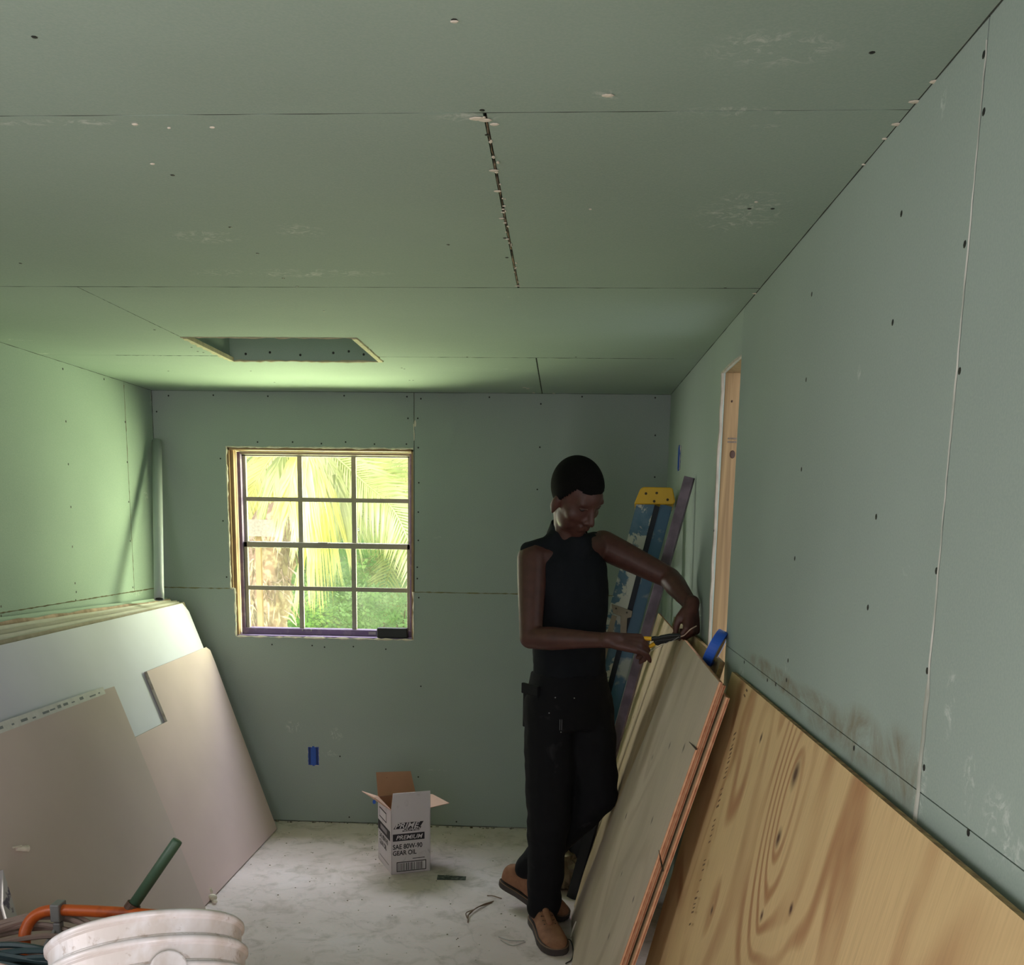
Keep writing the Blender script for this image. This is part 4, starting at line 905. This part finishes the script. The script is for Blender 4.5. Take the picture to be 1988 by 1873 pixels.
# image-left hand holds the pliers, palm down, back of the hand up and to the camera
h1_, HP1 = hand(rWr, (1, .02, -.10), (.0, -.55, .84), (0, .7, .5), [(.8, 1.1, .7), (.85, 1.1, .7), (.75, .9, .6), (.35, .45, .3)],
             [(.022, .022, -.012), (.050, .044, -.026), (.078, .040, -.036), (.098, .028, -.040)], sc=1.16)
# image-right hand hangs from the wrist and pinches the wire end
h2_, HP2 = hand(lWr, (-.02, -.42, -.88), (.72, -.62, .1), (-.9, -.2, -.1), [(.75, .9, .4), (.95, 1.1, .6), (1.1, 1.2, .8), (1.2, 1.2, .8)],
             [(.018, .018, -.012), (.045, .034, -.024), (.070, .032, -.036), (.090, .024, -.044)], fl=(.070, .076, .070, .058), sc=1.1)
parts += h1_ + h2_
body = remesh('body', join(*parts), .0056, mskin, man, 5)
tag(body, 'bare dark brown head, arms and hands')
# eyes
meye = simple('dark_lowered_eye', (44, 32, 28), .4); 
for s in (-1, 1):
    mesh('eye', ell(hp(.031 * s, .079, .008), (.012, .008, .007), HR, 12, 8), meye, man, smooth=True)
    mesh('eyebrow', cap(hp(.016 * s, .0865, .034), hp(.042 * s, .0785, .036), .0030, .0025, 8), mhair, man)
    mesh('eyelid', cap(hp(.020 * s, .085, .0125), hp(.042 * s, .077, .0115), .0055, .0045, 8), mskin, man, smooth=True)
# hair cap
hv, hf = ell((0, 0, 0), (.0795, .0995, .0975), None, 96, 80)
def hline(q):   # hairline height by direction: high over the forehead, down in front of the ears, low at the nape
    a = math.atan2(abs(q.x), q.y)
    return .036 - .006 * math.cos(a * 2) if a < .75 else (.036 - .075 * min(1, (a - .75) / .55) if a < 1.3 else -.039 - .03 * min(1, (a - 1.3) / .8))
keep = [v_.z > hline(v_) for v_ in hv]
hv2 = [hp(v_.x, v_.y - .012, v_.z + .030) for v_ in hv]
ho = mesh('hair', (hv2, [f for f in hf if all(keep[i] for i in f)]), mhair, man, smooth=True)
sm = ho.modifiers.new('s', 'SOLIDIFY'); sm.thickness = .004; sm.offset = 0
# sleeveless top
st_ = [(V((.035, 3.81, .915)), .160, .118), (V((.035, 3.81, 1.0)), .146, .112), (V((.032, 3.81, 1.12)), .142, .112), (V((.024, 3.805, 1.24)), .157, .120), (V((.018, 3.80, 1.34)), .166, .120), (V((.016, 3.80, 1.42)), .160, .105), (V((.016, 3.80, 1.47)), .115, .082), (V((.016, 3.80, 1.50)), .076, .070)]
sp_ = [loft([(c, shd, fac_, a, b) for c, a, b in st_], 40), cap(rSh + V((.035, .03, .008)), V((.01, 3.80, 1.44)), .058, .074), cap(lSh + V((-.034, -.022, -.004)), V((.03, 3.80, 1.455)), .053, .074), cap(rSh + V((-.012, -.004, .030)), V((.01, 3.80, 1.47)), .034, .068), cap(rSh + V((.05, .04, .035)), V((.012, 3.80, 1.52)), .040, .062)]
sp_.append(cap(V((.014, 3.80, 1.48)), V((.016, 3.80, 1.525)), .074, .068))
sp_.append(cap(V((.02, 3.79, 1.455)), V((.046, 3.760, 1.480)), .078, .062))
def wr1(p): return .004 * noise.noise(V((p.x * 7, p.y * 7, p.z * 16))) + .003 * noise.noise(p * 30)
shirt = remesh('sleeveless_top', join(*sp_), .009, mshirt, man, 5, wr1)
mesh('collar', lathe(V((.016, 3.802, 1.535)), V((.30, -.34, 1)), [(-.030, .074), (.006, .0715), (.018, .071), (.020, .068), (.0, .065)], 32), mshirt, shirt, smooth=True)
# trousers
tp_ = [loft([(V((.035, 3.81, .80)), shd, fac_, .165, .125), (V((.035, 3.81, .90)), shd, fac_, .172, .128), (V((.035, 3.81, .985)), shd, fac_, .155, .116), (V((.035, 3.81, 1.01)), shd, fac_, .150, .114)], 36)]
tp_ += [cap(rHip + V((-.004, 0, -.02)), rHip.lerp(rKn, .5), .098, .098), cap(rHip.lerp(rKn, .5), rKn, .098, .088), cap(rKn, rKn.lerp(rAn, .5), .088, .074), cap(rKn.lerp(rAn, .5), rAn + V((.0, 0, .035)), .074, .066),
        cap(rAn + V((0, 0, .035)), rAn + V((-.002, -.01, .012)), .066, .068)]
tp_ += [cap(lHip, lHip.lerp(lKn, .5) + V((-.012, -.01, 0)), .104, .108), cap(lHip.lerp(lKn, .5) + V((-.012, -.01, 0)), lKn, .108, .082), cap(lKn, lKn.lerp(lAn, .45), .080, .070), cap(lKn.lerp(lAn, .45), lKn.lerp(lAn, .93), .068, .056), cap(rHip, lHip, .10, .10)]
def wr2(p):
    k = math.exp(-((p.z - .49) / .10) ** 2) + math.exp(-((p.z - .12) / .09) ** 2)
    return (.004 + .006 * k) * noise.noise(V((p.x * 6, p.y * 6, p.z * (18 + 14 * 0)))) + .003 * noise.noise(p * 24)
trou = remesh('trousers', join(*tp_), .009, mtrou, man, 4, wr2)
q = onY(1024, 1345, 3.72)
o = mesh('cargo_pocket', join(obox(V((-.106, 3.72, .80)), shd, fac_, (0, 0, 1), (-.004, -.05, 0), (.004, .05, .15)), obox(V((-.106, 3.72, .93)), shd, fac_, (0, 0, 1), (-.010, -.054, 0), (.004, .054, .04))), mtrou, trou); bevel(o, .014, 4)
mriv = simple('silver_rivet', (170, 170, 170), .3, .05, metal=.8)
for x, y in ((1078, 1354), (1115, 1355), (1066, 1384), (1089, 1421)):
    q = onY(x, y, 3.655); mesh('rivet', ell(q, (.0025, .0025, .0025), None, 8, 5), mriv, trou)
mesh('key_clip', join(obox(onY(1089, 1407, 3.655), (1, 0, 0), (0, 1, 0), (0, 0, 1), (-.005, -.002, -.02), (-.003, .001, .02)), obox(onY(1089, 1407, 3.655), (1, 0, 0), (0, 1, 0), (0, 0, 1), (.002, -.002, -.02), (.004, .001, .02))), simple('grey_clip', (90, 92, 96), .5), trou)
# boots
t = NT('brown_suede'); nz = t.noise(t.co, 18, 4, .6); t.base(t.ramp(nz, [(.3, lin((120, 80, 60))), (.7, lin((154, 108, 82)))])); t.rough(.85); t.bump(t.noise(t.co, 60, 4), .3, .002); msu = t.m
msole = simple('dark_rubber_sole', (66, 58, 56), .8, .2, 20)
def boot(heel, toe, lift_dir, label):
    """heel and toe: points on the underside"""
    heel, toe = V(heel), V(toe); x = (toe - heel).normalized(); L = (toe - heel).length; z = V(lift_dir); z = (z - x * z.dot(x)).normalized(); y = z.cross(x)
    P = lambda a, b, c: heel + x * a + y * b + z * c
    root = man
    N = 17
    def hw(s):   # half width along the boot
        pts = [(0, .020), (.04, .032), (.12, .038), (.3, .036), (.5, .043), (.68, .052), (.82, .050), (.92, .040), (.98, .024), (1, .010)]
        for (a, b), (c, d) in zip(pts, pts[1:]):
            if a <= s <= c: return b + (d - b) * (s - a) / (c - a)
        return .01
    def ht(s):
        pts = [(0, .075), (.04, .10), (.15, .118), (.30, .118), (.42, .098), (.55, .078), (.7, .064), (.85, .054), (.94, .044), (1, .028)]
        for (a, b), (c, d) in zip(pts, pts[1:]):
            if a <= s <= c: return b + (d - b) * (s - a) / (c - a)
        return .02
    ss = [0, .02, .05, .1, .16, .23, .3, .37, .44, .52, .6, .68, .76, .83, .89, .94, .975, 1.0]
    v, f = [], []; K = 16
    for s in ss:
        w, h = hw(s), ht(s)
        for k in range(K):
            a = math.pi * k / (K - 1); cx_ = math.cos(a); cz = math.sin(a)
            v.append(P(s * L, w * math.copysign(abs(cx_) ** .75, cx_), .024 + (h - .024) * cz ** .72 if cz > 0 else .024))
    for i in range(len(ss) - 1):
        for k in range(K - 1): f.append((i * K + k, i * K + k + 1, (i + 1) * K + k + 1, (i + 1) * K + k))
        f.append((i * K + K - 1, i * K, (i + 1) * K, (i + 1) * K + K - 1))
    f += [tuple(range(K)), tuple((len(ss) - 1) * K + k for k in range(K - 1, -1, -1))]
    up_ = mesh('boot', (v, f), msu, root, smooth=True); tag(up_, label)
    md = up_.modifiers.new('sub', 'SUBSURF'); md.levels = 1; md.render_levels = 1
    out_ = [P(s * L * 1.02 - .004, (hw(s) + .006), 0) for s in ss] + [P(s * L * 1.02 - .004, -(hw(s) + .006), 0) for s in ss[::-1]]
    so_ = mesh('sole', slab(out_, z * .028), msole, up_); bevel(so_, .004)
    welt = [P(s * L * 1.01 - .002, (hw(s) + .0035), .027) for s in ss] + [P(s * L * 1.01 - .002, -(hw(s) + .0035), .027) for s in ss[::-1]]
    mesh('welt', tube(welt + [welt[0]], .0022, 5), simple('tan_welt', (120, 92, 74), .8), up_)
    mesh('tongue', cap(P(.40 * L, 0, .098), P(.60 * L, 0, .072), .014, .012), msu, up_, smooth=True)
    for i in range(4):
        a = (.41 + .065 * i)
        for sgn in (-1, 1): mesh('eyelet', ell(P(a * L, sgn * .021, ht(a) * .955 - .0005), (.0036, .0036, .0030), None, 8, 5), simple('dark_eyelet', (48, 30, 24), .7), up_)
    mesh('lace', join(*[tube([P((.42 + .065 * i) * L, -.02, ht(.42 + .065 * i) * .96 + .002), P((.44 + .065 * i) * L, 0, ht(.44 + .065 * i) + .004), P((.42 + .065 * i) * L, .02, ht(.42 + .065 * i) * .96 + .002)], .0018, 5) for i in range(3)]), simple('brown_lace', (104, 66, 50), .8), up_)
    mesh('toe_seam', tube([P(.60 * L, w_, .03 + (ht(.60) - .03) * math.sqrt(max(0, 1 - (w_ / .047) ** 2))) for w_ in [-.046 + .0115 * i for i in range(9)]], .0016, 5), simple('dark_seam', (92, 58, 42), .8), up_)
    return up_
boot((-.070, 3.80, .0), (.022, 3.475, .0), (0, 0, 1), 'brown suede boot flat on the floor')
boot((-.215, 3.985, .085), (.050, 3.80, .008), (.15, -.25, 1), 'brown suede boot with its heel raised')

# pliers
mplb = simple('black_tool_steel', (34, 36, 36), .4, .15, 20); mply_ = simple('yellow_grip', (236, 178, 30), .45)
pc = onY(1266, 1243, 3.50); pt = onY(1321, 1236, 3.49); pd = (pt - pc).normalized(); pu = V((0, -.45, .9)); pu = (pu - pd * pu.dot(pd)).normalized(); pv = pd.cross(pu)
th = thing('pliers', pc, 'black pliers with yellow grips held in the right hand of the man', 'pliers')
def pol(pts, t_, mat, nm, w0=-.006): return bevel(mesh(nm, slab([pc + pd * a + pu * b + pv * w0 for a, b in pts], pv * t_), mat, th), .002)
PL = (pt - pc).length
pol([(-.012, .012), (.012, .014), (.022, .011), (.030, .014), (.060, .016), (PL, .011), (PL + .002, .004), (.052, .0), (.02, .002), (.006, .0), (-.012, .002)], .012, mplb, 'upper_jaw')
pol([(.004, -.004), (.02, .001), (.052, -.001), (PL + .001, .003), (PL, -.006), (.066, -.012), (.060, -.010), (.046, -.016), (.034, -.016), (.018, -.022), (.008, -.018)], .010, mplb, 'lower_jaw', -.005)
mesh('pivot', ell(pc + pd * .028 + pu * .0 + pv * -.007, (.006, .006, .006), None, 12, 8), simple('worn_pivot', (96, 96, 92), .4, metal=.6), th)
mesh('grip', tube(sweep_smooth([pc + pd * -.002 + pu * .007, pc + pd * -.03 + pu * .012, pc + pd * -.07 + pu * .006]), [.0075] * 17, 10), mply_, th, smooth=True)
mesh('grip', tube(sweep_smooth([pc + pd * .008 + pu * -.014, pc + pd * -.015 + pu * -.024, pc + pd * -.06 + pu * -.022]), [.007] * 17, 10), mply_, th, smooth=True)
w = [pt + pd * -.006, pt + V((.012, -.004, .006)), onY(1340, 1222, 3.47), onY(1352, 1215, 3.50)]
o = mesh('wire_end', tube(sweep_smooth(w, 5), .0022, 6), simple('pale_wire', (196, 170, 150), .4), None, base=w[0]); tag(o, 'pale wire end pinched between the fingers and the plier jaws', 'wire')
w = [onY(1263, 1264, 3.44), onY(1285, 1252, 3.44), onY(1305, 1244, 3.46), onY(1318, 1236, 3.46)]
o = mesh('thin_wire', tube(sweep_smooth(w, 5), .0009, 5), simple('grey_wire', (150, 146, 140), .4), None, base=w[0]); tag(o, 'thin grey wire hanging under the pliers', 'wire')

# ------------------------------------------------------------------ outside the window
t = NT('sunlit_grass'); n1 = t.noise(t.co, 5, 5, .7); t.base(t.ramp(n1, [(.3, lin((150, 170, 96))), (.5, lin((176, 190, 120))), (.7, lin((190, 176, 130)))])); t.rough(.9)
struct('ground', bx((-30, YB + .3, -.5), (20, 40, -.3)), t.m)
def leafmat(name, c, c2, tr_=.45):
    if name in MC: return MC[name]
    t = NT(name); n = t.noise(t.co, 2.5, 3); col = t.mix(t.g(n, .4, .6), lin(c), lin(c2)); t.base(col); t.rough(.5)
    tl = t.n.new('ShaderNodeBsdfTranslucent'); t.l.new(col, tl.inputs[0]); mx = t.n.new('ShaderNodeMixShader'); mx.inputs[0].default_value = tr_
    t.l.new(t.b.outputs[0], mx.inputs[1]); t.l.new(tl.outputs[0], mx.inputs[2]); t.l.new(mx.outputs[0], t.out.inputs[0]); MC[name] = t.m; return t.m
mfr1 = leafmat('yellow_palm_leaf', (226, 220, 120), (240, 232, 170)); mfr2 = leafmat('green_palm_leaf', (168, 188, 112), (208, 216, 144)); mfr3 = leafmat('pale_palm_leaf', (216, 220, 180), (196, 206, 140))
mtrunk = simple('fibrous_palm_trunk', (150, 120, 106), .9, .3, 16, c2=(190, 168, 150), lo=.45, hi=.6, bump=.6)
PY = 8.2
pb = onY(512, 1225, PY); pb2 = onY(530, 1050, PY); crown = onY(600, 862, PY + .3)
palm = thing('coconut_palm', (pb.x, PY, -.3), 'coconut palm with yellow-green fronds just outside the window', 'palm')
tr_pts = [V((pb.x - .15, PY, -.3)), pb, pb2, pb2.lerp(crown, .55) + V((-.1, .5, 0)), crown + V((0, .5, 0))]
mesh('trunk', tube(sweep_smooth(tr_pts, 8), [(.2 if i < 18 else max(.09, .2 - .012 * (i - 18))) + .02 * math.sin(i * 1.9) for i in range(33)], 18), mtrunk, palm, smooth=True)
# dead fibre and leaf bases around the trunk
fib = []
for i in range(90):
    a = pb.lerp(pb2, R.random()) + V((R.uniform(-.2, .24), -.2 + R.uniform(-.05, .02), R.uniform(-.1, .2)))
    b = a + V((R.uniform(-.10, .16), R.uniform(-.06, .06), -R.uniform(.06, .3))); fib.append(tube([a, a.lerp(b, .5) + V((.02, -.02, .02)), b], [.006, .009, .002], 4))
tag(mesh('dead_fibre', join(*fib), simple('pale_dead_fibre', (196, 176, 160), .8, .3, 9, c2=(120, 96, 80)), palm), kind='stuff')
def frond(pts, ll, mat, n=46, droop=.5, side=1.0, rr=.010, wd=.0095):
    P = sweep_smooth(pts, 12); vfs = [tube(P, [rr * (1 - .7 * i / (len(P) - 1)) for i in range(len(P))], 6)]
    v, f = [], []
    for i in range(n):
        t_ = .10 + .9 * i / n; k = min(len(P) - 2, int(t_ * (len(P) - 1))); p = P[k].lerp(P[k + 1], t_ * (len(P) - 1) - k); d = (P[k + 1] - P[k]).normalized()
        sd = d.cross(V((0, 1, 0)) if abs(d.y) < .8 else V((0, 0, 1))).normalized()
        L = ll * (1 - .55 * t_ ** 2) * R.uniform(.85, 1.1)
        for s in (-1, 1):
            dr = (sd * s * side + d * .75 + V((0, R.uniform(-.3, .3), 0))).normalized(); tip = p + dr * L + V((0, 0, -droop * L * R.uniform(.6, 1.1))); mid = p + dr * L * .5 + V((0, 0, -droop * L * .16))
            wv = dr.cross(V((0, 1, .2))).normalized() * wd; b0 = len(v)
            v += [p - wv * .4, p + wv * .4, mid + wv, mid - wv, tip]; f += [(b0, b0 + 1, b0 + 2, b0 + 3), (b0 + 3, b0 + 2, b0 + 4)]
    vfs.append((v, f)); return join(*vfs)
cr_ = crown
def F_(x, y, d=0): return onY(x, y, PY + .3 + d)
FR = [([F_(600, 850), F_(618, 920, -.3), F_(610, 1000, -.5), F_(596, 1075, -.6)], .50, mfr1, 1.2, .22), ([F_(600, 850), F_(640, 900, -.1), F_(660, 960, -.2), F_(664, 1035, -.2)], .45, mfr3, 1.1, .28),
      ([F_(610, 855), F_(690, 890, .1), F_(760, 960), F_(805, 1060)], .42, mfr2, .12, 1), ([F_(600, 855), F_(650, 950, .4), F_(720, 1010, .6), F_(800, 1050, .7)], .42, mfr2, .1, 1),
      ([F_(610, 845), F_(680, 870, .2), F_(750, 895, .3), F_(820, 930, .3)], .36, mfr1, .12, 1), ([F_(590, 850), F_(540, 875, -.1), F_(500, 930, -.2), F_(470, 1010, -.2)], .45, mfr1, .8, .6),
      ([F_(590, 850), F_(555, 900, .3), F_(535, 980, .3), F_(505, 1050, .3)], .5, mfr3, 1.0, .4), ([F_(600, 850), F_(560, 870, -.4), F_(540, 900, -.6), F_(530, 950, -.7)], .4, mfr3, 1.2, .3),
      ([F_(620, 850), F_(730, 920, .8), F_(770, 1040, .9), F_(735, 1180, .9)], .40, mfr2, .25, 1), ([F_(610, 850), F_(700, 930, -.2), F_(770, 1000, -.3), F_(830, 1150, -.4)], .40, mfr3, .25, .9),
      ([F_(596, 850, -.5), F_(580, 880, -.9), F_(566, 930, -1.1), F_(560, 1000, -1.2)], .36, mfr1, 1.1, .35), ([F_(600, 850, -.5), F_(598, 880, -.9), F_(592, 940, -1.1), F_(586, 1010, -1.2)], .34, mfr3, 1.2, .3),
      ([F_(600, 840), F_(500, 800, .4), F_(420, 860, .8), F_(360, 960, 1)], .6, mfr2, .6, .9), ([F_(600, 840), F_(640, 780, .4), F_(760, 790, .8), F_(860, 900, 1)], .6, mfr2, .6, .9)]
for pts_, ll, mt, dr_, sd_ in FR: mesh('frond', frond(pts_, ll, mt, 54, dr_, sd_), mt, palm)
def shrub(name, cen, rad, n, ls, mat, label, cat='shrub', group=None, stems=True):
    base = V((cen[0], cen[1], -.3)); th = thing(name, base, label, cat, group); v, f = [], []; rr = random.Random(int(cen[0] * 91 + cen[1] * 13))
    for i in range(n):
        a = V((rr.gauss(0, 1), rr.gauss(0, 1), rr.gauss(0, 1))).normalized() * (rr.uniform(.3, 1) ** .5)
        p = V(cen) + V((a.x * rad[0], a.y * rad[1], a.z * rad[2])); p += V((1, 0, .6)) * .18 * noise.noise(p * 2.2)
        d = V((rr.uniform(-1, 1), rr.uniform(-1, .3), rr.uniform(-.5, .8))).normalized(); e = d.cross(V((rr.uniform(-1, 1), rr.uniform(-1, 1), rr.uniform(-1, 1)))).normalized(); L = ls * rr.uniform(.6, 1.3)
        for k in range(3):
            q = p + d * L * k * .75 + e * L * (.25 if k % 2 else -.25); b0 = len(v); v += [q, q + d * L * .5 + e * L * .26, q + d * L, q + d * L * .5 - e * L * .26]; f.append((b0, b0 + 1, b0 + 2, b0 + 3))
    tag(mesh('foliage', (v, f), mat, th), kind='stuff')
    if stems: mesh('stem', join(*[tube([base + V((dx, 0, 0)), V(cen) + V((dx * 3, 0, rad[2] * .3))], [.02, .006], 5) for dx in (-.05, 0, .07)]), simple('shrub_stem', (110, 96, 70), .8), th)
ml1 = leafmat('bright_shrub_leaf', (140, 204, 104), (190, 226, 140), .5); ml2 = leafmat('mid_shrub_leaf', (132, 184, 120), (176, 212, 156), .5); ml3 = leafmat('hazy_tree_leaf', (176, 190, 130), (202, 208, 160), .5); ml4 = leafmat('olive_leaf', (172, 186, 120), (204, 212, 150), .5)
def sh(px, py, Y, rx_, rz_, n, ls, mt, lab, ry=.6, name='shrub', cat='shrub'):
    p = onY(px, py, Y); shrub(name, (p.x, p.y, p.z), (rx_, ry, rz_), n, ls, mt, lab, cat)
sh(620, 1105, 9.6, .50, .34, 1500, .055, ml1, 'bright green leafy shrub in the middle of the window behind the palm')
sh(585, 1185, 9.0, .34, .30, 900, .05, ml1, 'green shrub beside the foot of the palm trunk')
sh(660, 1180, 9.2, .50, .24, 1200, .045, ml2, 'low blue-green shrub at the bottom middle of the window')
sh(745, 1190, 9.4, .50, .30, 1200, .05, ml2, 'low green shrub at the bottom right of the window')
sh(770, 1110, 10.5, .60, .40, 1100, .06, ml4, 'olive shrub at the right edge of the window')
sh(510, 1090, 11, .80, .60, 1300, .07, ml4, 'olive shrub behind the palm trunk')
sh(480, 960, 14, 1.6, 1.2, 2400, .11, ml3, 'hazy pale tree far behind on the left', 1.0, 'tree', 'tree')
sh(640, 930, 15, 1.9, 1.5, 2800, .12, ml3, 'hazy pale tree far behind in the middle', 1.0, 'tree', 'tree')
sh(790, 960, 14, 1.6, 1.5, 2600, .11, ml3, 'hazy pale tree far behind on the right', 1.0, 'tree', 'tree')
sh(620, 1150, 13, 2.4, .8, 2600, .10, ml2, 'wide green hedge closing the garden behind the shrubs', .8, 'hedge', 'hedge')
a, b = onY(477, 1008, 7.6), onY(529, 1042, 7.6)
th = thing('wall_box', (a.x, 7.7, b.z), 'grey speckled square panel among the fronds at the left of the window', 'panel')
mesh('panel_face', bx((a.x - .06, 7.68, b.z), (b.x, 7.72, a.z)), simple('pale_mottled_concrete', (138, 130, 124), .9, .25, 60), th)
mesh('panel_post', bx((a.x + .03, 7.72, -.3), (a.x + .07, 7.76, a.z - .02)), mwood, th)
